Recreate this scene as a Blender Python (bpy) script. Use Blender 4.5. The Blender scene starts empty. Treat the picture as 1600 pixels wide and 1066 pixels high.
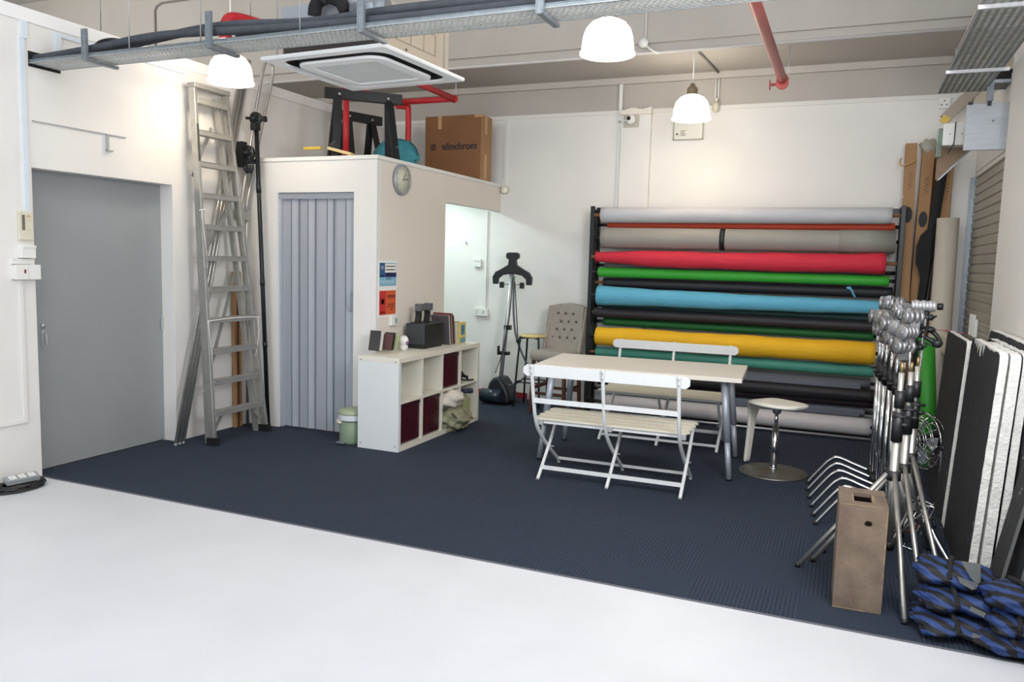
import bpy, math, random
from mathutils import Vector, Matrix
random.seed(7)
S = bpy.context.scene
COL = S.collection
PI = math.pi

# ------------------------------------------------------------------ camera
F_PX = 1230.16
YAW, PIT, ROL = -0.400544, 0.10278, 0.0267022
cy, sy, cp, sp, cr, sr = math.cos(YAW), math.sin(YAW), math.cos(PIT), math.sin(PIT), math.cos(ROL), math.sin(ROL)
fw = Vector((sy*cp, cy*cp, -sp)); rt0 = Vector((cy, -sy, 0)); up0 = rt0.cross(fw)
rt = cr*rt0 + sr*up0; up = -sr*rt0 + cr*up0
cam = bpy.data.objects.new('camera', bpy.data.cameras.new('camera')); COL.objects.link(cam)
M = Matrix.Identity(4)
for i in range(3):
    M[i][0] = rt[i]; M[i][1] = up[i]; M[i][2] = -fw[i]
M[0][3], M[1][3], M[2][3] = 0, 0, 1.59
cam.matrix_world = M
cam.data.sensor_fit = 'HORIZONTAL'; cam.data.sensor_width = 36; cam.data.lens = 36*F_PX/1600
cam.data.clip_start = .05
S.camera = cam

# ------------------------------------------------------------------ world, light, exposure
W = bpy.data.worlds.new('world'); S.world = W; W.use_nodes = True
bg = W.node_tree.nodes['Background']; bg.inputs[0].default_value = (.80, .88, 1, 1); bg.inputs[1].default_value = .45
def area(name, loc, rot, sx, sy_, energy, color):
    l = bpy.data.lights.new(name, 'AREA'); l.shape = 'RECTANGLE'; l.size = sx; l.size_y = sy_; l.energy = energy; l.color = color
    o = bpy.data.objects.new(name, l); o.location = loc; o.rotation_euler = rot; COL.objects.link(o); return o
def aim(d): return Vector(d).to_track_quat('-Z', 'Y').to_euler()
area('studio_ceiling_light', (-2.0, -.6, 4.3), (math.radians(28), 0, 0), 3.6, 1.2, 60, (.90, .95, 1))
area('added_uplight', (-2.0, .6, 2.9), (math.radians(180), 0, 0), 3.2, 3.0, 290, (.88, .94, 1))  # added uplight without a fixture, brightens the ceiling for soft ambient light
area('front_fill_light', (-2.2, -4.6, 1.9), (math.radians(90), 0, 0), 5.5, 3.2, 130, (.82, .91, 1))  # added frontal fill behind the camera; the front wall has no window
area('side_fill_light', (.6, 2.6, 2.6), aim((-.80, .70, -.10)), 1.0, 1.6, 110, (.97, .97, 1))  # added fill from the right, brightens the cubicle side
area('beam_fill_light', (-8.5, 4.0, 3.4), aim((0, .75, .65)), 3.5, 1.5, 110, (1, .98, .95))  # added fill beyond the left partition, for the beam face and ceiling there
area('cubicle_ceiling_light', (-4.35, 7.35, 2.36), (0, 0, 0), .25, 1.1, 22, (.80, 1, .98))
WARM = (1, .84, .64)
S.view_settings.view_transform = 'Standard'; S.view_settings.look = 'None'
S.view_settings.exposure = 0.0; S.view_settings.gamma = 1; S.view_settings.use_curve_mapping = False

# ------------------------------------------------------------------ materials
def lin(c):
    return tuple(((v/255)/12.92 if v/255 <= .04045 else ((v/255+.055)/1.055)**2.4) for v in c)
_m = {}
def mat(name, rgb, rough=.6, metal=0, var=0.0, vscale=6, bump=0, bscale=60, rgb2=None, emit=None, es=0, trans=0, stretch=None):
    if name in _m: return _m[name]
    m = bpy.data.materials.new(name); m.use_nodes = True; nt = m.node_tree; b = nt.nodes['Principled BSDF']
    c = lin(rgb); b.inputs['Base Color'].default_value = (*c, 1); b.inputs['Roughness'].default_value = rough; b.inputs['Metallic'].default_value = metal
    if trans: b.inputs['Transmission Weight'].default_value = trans
    if emit: b.inputs['Emission Color'].default_value = (*emit, 1); b.inputs['Emission Strength'].default_value = es
    if var or bump:
        tc = nt.nodes.new('ShaderNodeTexCoord'); mp = nt.nodes.new('ShaderNodeMapping'); nt.links.new(tc.outputs['Object'], mp.inputs[0])
        if stretch: mp.inputs['Scale'].default_value = stretch
    if var:
        n = nt.nodes.new('ShaderNodeTexNoise'); n.inputs['Scale'].default_value = vscale; n.inputs['Detail'].default_value = 5
        nt.links.new(mp.outputs[0], n.inputs['Vector'])
        r = nt.nodes.new('ShaderNodeValToRGB'); r.color_ramp.elements[0].position = .3; r.color_ramp.elements[1].position = .7
        c2 = lin(rgb2) if rgb2 else tuple(v*(1-var) for v in c)
        r.color_ramp.elements[0].color = (*c2, 1); r.color_ramp.elements[1].color = (*c, 1)
        nt.links.new(n.outputs['Fac'], r.inputs[0]); nt.links.new(r.outputs[0], b.inputs['Base Color'])
    if bump:
        n2 = nt.nodes.new('ShaderNodeTexNoise'); n2.inputs['Scale'].default_value = bscale; n2.inputs['Detail'].default_value = 4
        nt.links.new(mp.outputs[0], n2.inputs['Vector'])
        bp = nt.nodes.new('ShaderNodeBump'); bp.inputs['Strength'].default_value = bump; bp.inputs['Distance'].default_value = .01
        nt.links.new(n2.outputs['Fac'], bp.inputs['Height']); nt.links.new(bp.outputs[0], b.inputs['Normal'])
    _m[name] = m; return m

WHITE = mat('white_wall_paint', (232, 229, 224), .75, var=.05, vscale=2.2, bump=.12, bscale=9)
CUBW = mat('cubicle_wall_paint', (228, 226, 222), .8, var=.03, vscale=2)
GREYW = mat('grey_upper_wall_paint', (186, 180, 172), .85, var=.08, vscale=2)
CEIL = mat('ceiling_paint', (198, 196, 194), .85, var=.05, vscale=1)
FLOORW = mat('white_studio_floor_paint', (212, 214, 218), .42, var=.045, vscale=1.6, bump=.05, bscale=5, rgb2=(203, 205, 209))
DOORG = mat('grey_door_paint', (150, 155, 156), .5, var=.08, vscale=1.6)
FOLD = mat('grey_blue_vinyl', (170, 175, 184), .45, var=.04, vscale=3, stretch=(8, 8, .4))
ALU = mat('brushed_aluminium', (196, 194, 188), .38, .85, var=.15, vscale=14)
ALUD = mat('dull_aluminium', (176, 174, 168), .5, .6, var=.12, vscale=9)
GALV = mat('galvanised_steel', (150, 158, 164), .45, .6, var=.22, vscale=30)
CHROME = mat('chrome', (215, 216, 218), .14, 1)
SATIN = mat('satin_chrome', (196, 197, 199), .38, .6)
BLACK = mat('black_plastic', (26, 27, 29), .45)
BLACKM = mat('black_metal', (30, 31, 33), .4, .3)
BLACKF = mat('black_fabric', (28, 27, 29), .9, var=.25, vscale=20, bump=.3, bscale=30)
RUBBER = mat('grey_foam_pipe_lagging', (72, 76, 84), .75, var=.25, vscale=14, bump=.4, bscale=25)
REDP = mat('red_pipe_paint', (196, 34, 44), .4, var=.08)
REDPF = mat('faded_red_pipe_paint', (196, 88, 82), .4, var=.08)
BENCH = mat('white_enamel', (226, 228, 228), .35, var=.03, vscale=20)
SLAT = mat('cream_seat_paint', (222, 217, 200), .5, var=.07, vscale=8, stretch=(1, 14, 1))
TABLE = mat('white_laminate', (226, 219, 207), .4)
KAL = mat('white_foil_board', (226, 222, 208), .45)
KALE = mat('white_foil_end_panel', (222, 226, 226), .4, var=.02, vscale=10, stretch=(1, 1, 12))
BURG = mat('burgundy_box_plastic', (72, 18, 30), .22, var=.3, vscale=4)
CARD = mat('cardboard', (168, 130, 92), .85, var=.10, vscale=4, stretch=(1, 1, .3))
CARDD = mat('brown_cardboard', (138, 96, 62), .85, var=.12, vscale=3)
TAPE = mat('packing_tape', (190, 150, 104), .3)
INK = mat('printing_ink', (40, 42, 48), .7)
PLAST = mat('white_plastic', (232, 231, 226), .4)
IVORY = mat('ivory_plastic', (214, 210, 190), .45)
CREAMY = mat('cream_glass', (236, 232, 214), .3)
SAGE = mat('sage_green_enamel', (126, 144, 120), .4)
LINER = mat('bin_liner_plastic', (222, 226, 230), .35)
GREYFAB = mat('beige_grey_linen', (158, 150, 140), .95, var=.12, vscale=60, bump=.3, bscale=120)
BROWNW = mat('brown_stained_wood', (88, 52, 36), .5, var=.25, vscale=12)
OAK = mat('pale_plywood', (214, 190, 132), .5, var=.1, vscale=8)
PLY = mat('worn_brown_plywood', (124, 108, 92), .85, var=.3, vscale=9, bump=.35, bscale=40, rgb2=(98, 82, 70))
PLYE = mat('raw_plywood_edge', (158, 136, 104), .85, var=.4, vscale=26, rgb2=(104, 88, 72))
FOAMB = mat('black_painted_polystyrene', (38, 38, 40), .9, var=.25, vscale=7, bump=.4, bscale=12, stretch=(1, 1, .3))
FOAMW = mat('white_polystyrene', (226, 224, 218), .85, var=.08, vscale=40, bump=.8, bscale=60)
TEAL = mat('teal_nylon', (64, 150, 164), .7, var=.3, vscale=10, bump=.5, bscale=14)
YELP = mat('yellow_plastic', (206, 174, 74), .5)
NAVY = mat('navy_plastic', (34, 40, 62), .5)
PAPER = mat('white_paper', (238, 236, 232), .7)
ACW = mat('air_conditioner_white', (244, 246, 246), .4)
ACG = mat('air_conditioner_grille', (214, 219, 216), .55)
ZINC = mat('bounce_lit_zinc', (214, 216, 212), .5, .15, var=.14, vscale=9)  # tone lightened to hold the bounce light under the tray
ACB = mat('air_conditioner_casing', (196, 184, 166), .5, .2)
DARK = mat('dark_cavity', (22, 22, 24), .8)

def carpet_mat():
    m = bpy.data.materials.new('navy_ribbed_carpet'); m.use_nodes = True; nt = m.node_tree; b = nt.nodes['Principled BSDF']; N = nt.nodes.new; L = nt.links.new
    b.inputs['Roughness'].default_value = .95
    tc = N('ShaderNodeTexCoord')
    ck = N('ShaderNodeTexChecker'); ck.inputs['Scale'].default_value = 2.0; L(tc.outputs['Object'], ck.inputs['Vector'])
    def wave(rot):
        w = N('ShaderNodeTexWave'); w.bands_direction = 'X' if rot == 0 else 'Y'; w.inputs['Scale'].default_value = 16; w.inputs['Distortion'].default_value = 1.6; w.inputs['Detail'].default_value = 3
        L(tc.outputs['Object'], w.inputs['Vector']); return w
    a, c = wave(0), wave(1)
    mx = N('ShaderNodeMix'); mx.data_type = 'FLOAT'; L(ck.outputs['Fac'], mx.inputs[0]); L(a.outputs['Fac'], mx.inputs[2]); L(c.outputs['Fac'], mx.inputs[3])
    n = N('ShaderNodeTexNoise'); n.inputs['Scale'].default_value = 90; n.inputs['Detail'].default_value = 3; L(tc.outputs['Object'], n.inputs['Vector'])
    ad = N('ShaderNodeMath'); ad.operation = 'ADD'; L(mx.outputs[0], ad.inputs[0]); L(n.outputs['Fac'], ad.inputs[1])
    r = N('ShaderNodeValToRGB'); r.color_ramp.elements[0].position = .4; r.color_ramp.elements[1].position = 1.3/1.0 if False else 1.0
    r.color_ramp.elements[0].color = (*lin((25, 34, 47)), 1); r.color_ramp.elements[1].color = (*lin((42, 55, 76)), 1)
    mu = N('ShaderNodeMath'); mu.operation = 'MULTIPLY'; mu.inputs[1].default_value = .62; L(ad.outputs[0], mu.inputs[0]); L(mu.outputs[0], r.inputs[0])
    L(r.outputs[0], b.inputs['Base Color'])
    bp = N('ShaderNodeBump'); bp.inputs['Strength'].default_value = .5; bp.inputs['Distance'].default_value = .006; L(ad.outputs[0], bp.inputs['Height']); L(bp.outputs[0], b.inputs['Normal'])
    return m
CARPET = carpet_mat()
def chipped_mat():
    m = bpy.data.materials.new('chipped_black_foam_paint'); m.use_nodes = True; nt = m.node_tree; b = nt.nodes['Principled BSDF']; N = nt.nodes.new; L = nt.links.new
    b.inputs['Roughness'].default_value = .9
    tc = N('ShaderNodeTexCoord'); mp = N('ShaderNodeMapping'); mp.inputs['Scale'].default_value = (1, 1, .55); L(tc.outputs['Object'], mp.inputs[0])
    n = N('ShaderNodeTexNoise'); n.inputs['Scale'].default_value = 26; n.inputs['Detail'].default_value = 6; L(mp.outputs[0], n.inputs['Vector'])
    r = N('ShaderNodeValToRGB'); e = r.color_ramp.elements; e[0].position = .3; e[0].color = (*lin((26, 26, 28)), 1); e[1].position = .66; e[1].color = (*lin((46, 46, 48)), 1)
    q = r.color_ramp.elements.new(.735); q.color = (*lin((50, 50, 52)), 1); q = r.color_ramp.elements.new(.745); q.color = (*lin((190, 188, 182)), 1)
    L(n.outputs['Fac'], r.inputs[0]); L(r.outputs[0], b.inputs['Base Color'])
    bp = N('ShaderNodeBump'); bp.inputs['Strength'].default_value = .4; bp.inputs['Distance'].default_value = .01; L(n.outputs['Fac'], bp.inputs['Height']); L(bp.outputs[0], b.inputs['Normal'])
    return m
FOAMB = chipped_mat()
def zebra_mat():
    m = bpy.data.materials.new('blue_black_zebra_nylon'); m.use_nodes = True; nt = m.node_tree; b = nt.nodes['Principled BSDF']; N = nt.nodes.new; L = nt.links.new
    b.inputs['Roughness'].default_value = .7
    tc = N('ShaderNodeTexCoord')
    w = N('ShaderNodeTexWave'); w.bands_direction = 'DIAGONAL'; w.inputs['Scale'].default_value = 6.4; w.inputs['Distortion'].default_value = 2.6; w.inputs['Detail'].default_value = 1; w.inputs['Detail Scale'].default_value = .9
    L(tc.outputs['Object'], w.inputs['Vector'])
    r = N('ShaderNodeValToRGB'); r.color_ramp.interpolation = 'CONSTANT'; r.color_ramp.elements[0].color = (*lin((22, 22, 26)), 1); r.color_ramp.elements[1].color = (*lin((36, 60, 112)), 1); r.color_ramp.elements[1].position = .52
    L(w.outputs['Fac'], r.inputs[0]); L(r.outputs[0], b.inputs['Base Color'])
    n = N('ShaderNodeTexNoise'); n.inputs['Scale'].default_value = 14; L(tc.outputs['Object'], n.inputs['Vector'])
    bp = N('ShaderNodeBump'); bp.inputs['Strength'].default_value = .5; bp.inputs['Distance'].default_value = .02; L(n.outputs['Fac'], bp.inputs['Height']); L(bp.outputs[0], b.inputs['Normal'])
    return m
ZEBRA = zebra_mat()

# ------------------------------------------------------------------ mesh builder
class MB:
    def __init__(s): s.v = []; s.f = []; s.sm = []; s.mi = []; s.cur = 0
    def add(s, vs, fs, smooth=False):
        o = len(s.v); s.v += [Vector(v) for v in vs]
        for f in fs: s.f.append([o+i for i in f]); s.sm.append(smooth); s.mi.append(s.cur)
        return s
    def box(s, x0, x1, y0, y1, z0, z1, mtx=None):
        vs = [Vector(p) for p in [(x0,y0,z0),(x1,y0,z0),(x1,y1,z0),(x0,y1,z0),(x0,y0,z1),(x1,y0,z1),(x1,y1,z1),(x0,y1,z1)]]
        if mtx: vs = [mtx @ v for v in vs]
        return s.add(vs, [(0,3,2,1),(4,5,6,7),(0,1,5,4),(1,2,6,5),(2,3,7,6),(3,0,4,7)])
    def bar(s, p, q, w, h, upv=(0,0,1)):
        p, q = Vector(p), Vector(q); d = (q-p).normalized(); u = Vector(upv)
        if abs(d.dot(u)) > .98: u = Vector((0,1,0))
        a = d.cross(u).normalized(); b = a.cross(d).normalized(); vs = []
        for c in (p, q):
            for i, j in ((-1,-1),(1,-1),(1,1),(-1,1)): vs.append(c + a*i*w/2 + b*j*h/2)
        return s.add(vs, [(3,2,1,0),(4,5,6,7),(0,1,5,4),(1,2,6,5),(2,3,7,6),(3,0,4,7)])
    def tube(s, pts, r, n=10, cap=True, rs=None):
        pts = [Vector(p) for p in pts]; vs = []; k = len(pts)
        t = (pts[1]-pts[0]).normalized(); u = t.orthogonal().normalized()
        for i, p in enumerate(pts):
            if i == 0: t = (pts[1]-pts[0])
            elif i == k-1: t = (pts[-1]-pts[-2])
            else: t = (pts[i+1]-pts[i-1])
            t.normalize(); u = (u - t*u.dot(t)).normalized(); w = t.cross(u); rr = rs[i] if rs else r
            for j in range(n):
                a = 2*PI*j/n; vs.append(p + (u*math.cos(a)+w*math.sin(a))*rr)
        o = len(s.v); s.v += vs
        for i in range(k-1):
            for j in range(n):
                s.f.append([o+i*n+j, o+i*n+(j+1)%n, o+(i+1)*n+(j+1)%n, o+(i+1)*n+j]); s.sm.append(True); s.mi.append(s.cur)
        if cap:
            s.f.append([o+j for j in reversed(range(n))]); s.f.append([o+(k-1)*n+j for j in range(n)]); s.sm += [False]*2; s.mi += [s.cur]*2
        return s
    def lathe(s, prof, c=(0,0,0), axis='Z', n=28, mtx=None, cap=True):
        vs = []
        for r, h in prof:
            for j in range(n):
                a = 2*PI*j/n; x, y = r*math.cos(a), r*math.sin(a)
                p = {'Z': (x,y,h), 'Y': (x,h,y), 'X': (h,x,y)}[axis]
                p = Vector(p)
                if mtx: p = mtx @ p
                vs.append(p + Vector(c))
        o = len(s.v); s.v += vs; k = len(prof)
        for i in range(k-1):
            for j in range(n):
                s.f.append([o+i*n+j, o+i*n+(j+1)%n, o+(i+1)*n+(j+1)%n, o+(i+1)*n+j]); s.sm.append(True); s.mi.append(s.cur)
        if cap:
            if prof[0][0] > 1e-5: s.f.append([o+j for j in reversed(range(n))]); s.sm.append(False); s.mi.append(s.cur)
            if prof[-1][0] > 1e-5: s.f.append([o+(k-1)*n+j for j in range(n)]); s.sm.append(False); s.mi.append(s.cur)
        return s
    def prism(s, poly, a, b, plane='XZ'):
        def P(u, v, w): return {'XZ': (u,w,v), 'YZ': (w,u,v), 'XY': (u,v,w)}[plane]
        n = len(poly); vs = [P(u,v,a) for u,v in poly] + [P(u,v,b) for u,v in poly]
        return s.add(vs, [list(range(n)), list(reversed(range(n, 2*n)))] + [(i, i+n, (i+1)%n+n, (i+1)%n) for i in range(n)])
    def ball(s, c, rx, ry, rz, n=20, m=12, fn=None):
        vs = []
        for i in range(m+1):
            th = PI*i/m
            for j in range(n):
                a = 2*PI*j/n; d = Vector((math.sin(th)*math.cos(a), math.sin(th)*math.sin(a), math.cos(th)))
                k = fn(d) if fn else 1
                vs.append(Vector(c) + Vector((d.x*rx, d.y*ry, d.z*rz))*k)
        o = len(s.v); s.v += vs
        for i in range(m):
            for j in range(n):
                s.f.append([o+i*n+j, o+(i+1)*n+j, o+(i+1)*n+(j+1)%n, o+i*n+(j+1)%n]); s.sm.append(True); s.mi.append(s.cur)
        return s

def smooth(pts, k=6):
    pts = [Vector(p) for p in pts]; out = []
    for i in range(len(pts)-1):
        p0 = pts[max(i-1,0)]; p1 = pts[i]; p2 = pts[i+1]; p3 = pts[min(i+2, len(pts)-1)]
        for j in range(k):
            t = j/k
            out.append(.5*((2*p1)+(p2-p0)*t+(2*p0-5*p1+4*p2-p3)*t*t+(3*p1-p0-3*p2+p3)*t**3))
    out.append(pts[-1]); return out

def build(name, mb, m, parent=None, world=True, bevel=0, sub=0):
    """one mesh object; coordinates of a child are given in the room (world=True) or in its thing's frame"""
    off = Vector((0,0,0)); root = parent
    while root is not None:
        off += root.location; root = root.parent
    me = bpy.data.meshes.new(name)
    vs = [v-off for v in mb.v] if (world and parent is not None) else mb.v
    me.from_pydata([tuple(v) for v in vs], [], mb.f)
    ms = m if isinstance(m, (list, tuple)) else [m]
    for q in ms: me.materials.append(q)
    me.polygons.foreach_set('use_smooth', mb.sm); me.polygons.foreach_set('material_index', mb.mi)
    me.validate(); me.update()
    o = bpy.data.objects.new(name, me); COL.objects.link(o)
    if parent is not None: o.parent = parent
    if bevel:
        b = o.modifiers.new('bevel', 'BEVEL'); b.width = bevel; b.segments = 2; b.limit_method = 'ANGLE'; b.angle_limit = math.radians(50)
    if sub:
        b = o.modifiers.new('sub', 'SUBSURF'); b.levels = sub; b.render_levels = sub
    return o
def thing(name, label, cat, loc=(0,0,0), rz=0, group=None):
    o = bpy.data.objects.new(name, None); COL.objects.link(o); o.location = loc; o.rotation_euler = (0,0,rz); o.empty_display_size = .1
    o['label'] = label; o['category'] = cat
    if group: o['group'] = group
    return o
def tag(o, label, cat, group=None):
    # move origin to the base centre of the mesh
    me = o.data; xs = [v.co for v in me.vertices]
    c = Vector(((min(v.x for v in xs)+max(v.x for v in xs))/2, (min(v.y for v in xs)+max(v.y for v in xs))/2, min(v.z for v in xs)))
    for v in me.vertices: v.co -= c
    o.location = c
    o['label'] = label; o['category'] = cat
    if group: o['group'] = group
    return o
def part(o, label): o['label'] = label; return o
def struct(name, mb, m, parent=None, bevel=0):
    o = build(name, mb, m, parent, bevel=bevel)
    if parent is None: o['kind'] = 'structure'
    return o
def dup(root, loc, rz=None, label=None):
    def cp(o, par):
        c = o.copy(); COL.objects.link(c); c.parent = par
        for ch in [x for x in bpy.data.objects if x.parent == o]: cp(ch, c)
        return c
    r = cp(root, None); r.location = loc
    if rz is not None: r.rotation_euler = (0,0,rz)
    if label: r['label'] = label
    return r
def text_mesh(body, size, depth=.001, bold=0):
    cu = bpy.data.curves.new('t', 'FONT'); cu.body = body; cu.size = size; cu.extrude = depth; cu.offset = bold; cu.align_x = 'CENTER'; cu.align_y = 'CENTER'
    o = bpy.data.objects.new('t', cu); COL.objects.link(o)
    dg = bpy.context.evaluated_depsgraph_get(); me = bpy.data.meshes.new_from_object(o.evaluated_get(dg))
    bpy.data.objects.remove(o); return me
def put_text(name, body, size, m, parent, loc, axes_, bold=0):
    """lettering whose reading direction is axes_[0] and up direction axes_[1]; loc in the room"""
    me = text_mesh(body, size, .0008, bold); a, b = Vector(axes_[0]), Vector(axes_[1]); c = a.cross(b)
    off = Vector(loc)
    if parent is not None:
        q = parent
        while q is not None: off -= q.location; q = q.parent
    for v in me.vertices: v.co = off + a*v.co.x + b*v.co.y + c*v.co.z
    me.materials.clear(); me.materials.append(m)
    o = bpy.data.objects.new(name, me); COL.objects.link(o); o.parent = parent; return o

# ================================================================== THE ROOM
XL, XR, YB = -5.08, .90, 8.28       # left partition face, right partition face, back wall face
ZC = 4.8
struct('floor', MB().box(-13, 4, -5.2, 3.66, -.1, .004), FLOORW)
struct('floor', MB().box(-13, 4, 3.66, 9, -.1, 0), mat('concrete_subfloor', (120, 118, 114), .9))
c = build('carpet', MB().prism([(XL, 3.66), (XR, 3.66), (XR, 6.15), (.96, 6.2), (.94, 8.09), (.79, 8.10), (.79, YB-.003), (XL, YB-.003), (XL, 4.86), (-5.20, 4.86), (-5.20, 3.672), (XL, 3.672)], .0005, .006, 'XY'), CARPET); tag(c, 'dark navy ribbed carpet tiles covering the back half of the floor', 'carpet')
struct('trim_1', MB().box(-5.08, XR, 3.645, 3.66, .003, .0075), mat('grey_floor_edge', (96, 98, 104), .7))
struct('ceiling', MB().box(-13, 4, -5.2, 9, ZC, ZC+.1), CEIL)
# left partition with the door recess
mb = MB()
mb.box(-5.23, XL, -5.2, 3.665, 0, 3.14); mb.box(-5.23, XL, 3.665, 4.86, 2.12, 3.14); mb.box(-5.23, XL, 4.86, YB+.02, 0, 3.14)
struct('wall_left', mb, WHITE)
struct('wall_back', MB().box(-13, XR+.2, YB, YB+.12, 0, 3.185), WHITE)
struct('wall_front', MB().box(-13, 4, -5.3, -5.2, 0, ZC), WHITE)
struct('trim_2', MB().box(-13, 4, YB+.015, YB+.12, 3.185, 3.54), GREYW)            # grey band over the white back wall
mb = MB(); mb.box(-13, 4, 7.43, YB+.12, 3.52, ZC); mb.box(-13, 4, 7.40, 7.43, 3.62, ZC)
struct('trim_3', mb, GREYW, bevel=.006)                                            # deep ceiling beam
struct('trim_4', MB().box(-13, .98, YB-.03, YB+.015, 3.455, 3.52), mat('beam_trim_paint', (196, 190, 182), .8))
struct('trim_5', MB().box(-5.2, .86, YB-.012, YB+.02, 3.15, 3.19), mat('wall_cap_paint', (226, 224, 218), .8))
mb = MB(); mb.box(-2.30, -1.985, YB-.06, YB, 0, 3.15)
struct('trim_6', mb, WHITE)                                                         # shallow pilaster
mb = MB(); n = 14; poly = [(-2.31, 3.13)] + [(-2.31+.33*i/n, 3.188+.010*math.sin(i*.75+3.6)+.004*math.sin(i*2.9)) for i in range(n+1)] + [(-1.98, 3.13)]
mb.prism(poly, YB-.085, YB+.005); struct('trim_7', mb, mat('rough_plaster', (228, 222, 212), .9, bump=.5, bscale=20))
struct('wall_outer_left', MB().box(-13.1, -13, -5.2, 9, 0, ZC), GREYW)
struct('trim_8', MB().box(-5.24, XL+.012, -5.2, YB, 3.06, 3.15), mat('wall_cap_white', (236, 234, 232), .7), bevel=.004)
# right side
struct('wall_right', MB().box(XR, XR+.11, -5.2, 6.15, 0, 3.03), WHITE)
mb = MB(); mb.box(.97, 1.08, 6.15, YB, 2.42, 2.6); mb.box(.80, 1.08, 8.10, YB+.02, 0, 3.18); mb.box(1.0, 1.08, 6.15, 6.2, 0, 2.42); mb.box(.97, 1.08, 6.15, YB, 2.6, 3.0)
struct('wall_right_rear', mb, WHITE)
struct('wall_outer_right', MB().box(3.2, 3.3, -5.2, 9, 0, ZC), GREYW)
mb = MB(); mb.box(.9, 3.2, 8.0, 8.1, 3.0, 3.52)
for i in range(7): mb.box(1.1+i*.3, 1.16+i*.3, 6.8, 8.0, 3.2, 3.26)
struct('trim_9', mb, mat('beige_timber', (206, 196, 176), .8))
# cubicle
mb = MB(); mb.box(XL, -4.73, 5.72, 5.79, 0, 2.40); mb.box(-3.92, -3.69, 5.72, 5.79, 0, 2.40); mb.box(-4.73, -3.92, 5.72, 5.79, 2.13, 2.40)
struct('wall_cubicle_front', mb, CUBW)
mb = MB(); mb.box(-3.76, -3.69, 5.79, 6.95, 0, 2.40); mb.box(-3.76, -3.69, 6.95, YB, 2.135, 2.40)
struct('wall_cubicle_side', mb, mat('cubicle_paint_shade_tint', (228, 221, 210), .85, var=.03, vscale=2))  # beige tint puts the shading of this side into its colour
mb = MB(); mb.box(XL, -3.68, 5.71, YB, 2.40, 2.435)
struct('trim_10', mb, mat('cubicle_roof_board', (228, 227, 222), .7), bevel=.004)
struct('baseboard_back', MB().box(-5.0, -3.30, YB-.014, YB, 0, .075), mat('red_skirting', (150, 34, 44), .6))
struct('baseboard_cubicle', MB().box(-4.73, -3.92, 5.80, 5.815, .006, .03), mat('red_threshold', (128, 32, 36), .7))

# left door
d = build('door_1', MB().box(-5.27, -5.21, 3.66, 4.90, .012, 2.15), DOORG); d['kind'] = 'structure'
mb = MB(); mb.box(-5.212, -5.200, 3.785, 3.815, .88, 1.01); mb.tube(smooth([(-5.2, 3.80, .99), (-5.175, 3.80, .98), (-5.175, 3.80, .91), (-5.2, 3.80, .90)]), .005)
part(build('door_handle', mb, SATIN, d), 'narrow steel pull handle')
build('lock_plate', MB().lathe([(0,-.004),(.016,-.004),(.016,.008),(0,.008)], (-5.205, 3.80, 1.04), 'X', 16), SATIN, d)
build('latch', MB().box(-5.205, -5.195, 4.835, 4.855, .94, 1.03), SATIN, d)
struct('trim_11', MB().box(-5.205, XL+.002, 4.862, 4.868, 0, 2.12), WHITE)

# folding door in the cubicle front
d = build('door_2', MB().box(-4.735, -3.915, 5.735, 5.785, 2.075, 2.128), mat('door_track_grey', (150, 156, 166), .4)); d['kind'] = 'structure'
xs = [-4.70, -4.60, -4.515, -4.42, -4.34, -4.215, -4.145, -4.02, -3.925]
for i in range(8):
    y0, y1 = (5.752, 5.766) if i % 2 else (5.766, 5.752)
    m_ = MB(); m_.prism([(xs[i]+.002, y0), (xs[i+1]-.003, y1), (xs[i+1]-.003, y1+.010), (xs[i]+.002, y0+.010)], .02, 2.075, 'XY')
    if i % 2 == 0: m_.prism([(xs[i]-.008, y0-.004), (xs[i]+.010, y0-.006), (xs[i]+.010, y0+.004), (xs[i]-.008, y0+.006)], .02, 2.078, 'XY')
    build('door_panel', m_, FOLD, d)
    build('seam', MB().box(xs[i+1]-.0035, xs[i+1]+.0005, .5*(y0+y1)-.013, .5*(y0+y1)+.002, .02, 2.075), mat('seam_dark_grey', (122, 126, 136), .6), d)
build('door_post', MB().box(-4.732, -4.70, 5.74, 5.785, .01, 2.08), FOLD, d)
part(build('door_handle', MB().tube(smooth([(-3.965, 5.752, 1.27), (-3.965, 5.728, 1.25), (-3.965, 5.722, 1.19), (-3.965, 5.728, 1.13), (-3.965, 5.752, 1.11)]), .006), FOLD, d), 'small curved pull handle')

# roller shutter in the right rear wall
sh = MB(); prof = []
z = 0.0
while z < 2.42:
    prof += [(z+.006, .0), (z+.012, .012), (z+.062, .016), (z+.07, .004)]; z += .075
v = []
for zz, dx in prof: v += [(.985-dx, 6.2, zz), (.985-dx, 8.09, zz)]
sh.add(v, [(2*i, 2*i+1, 2*i+3, 2*i+2) for i in range(len(prof)-1)]); sh.box(.99, 1.0, 6.2, 8.09, 0, 2.42)
d = build('door_3', sh, mat('beige_shutter_steel', (170, 164, 152), .5, .2)); d['kind'] = 'structure'
build('guide_rail', MB().box(.945, .99, 8.06, 8.10, 0, 2.42).box(.935, .95, 8.075, 8.10, 0, 2.42), GALV, d)

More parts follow.
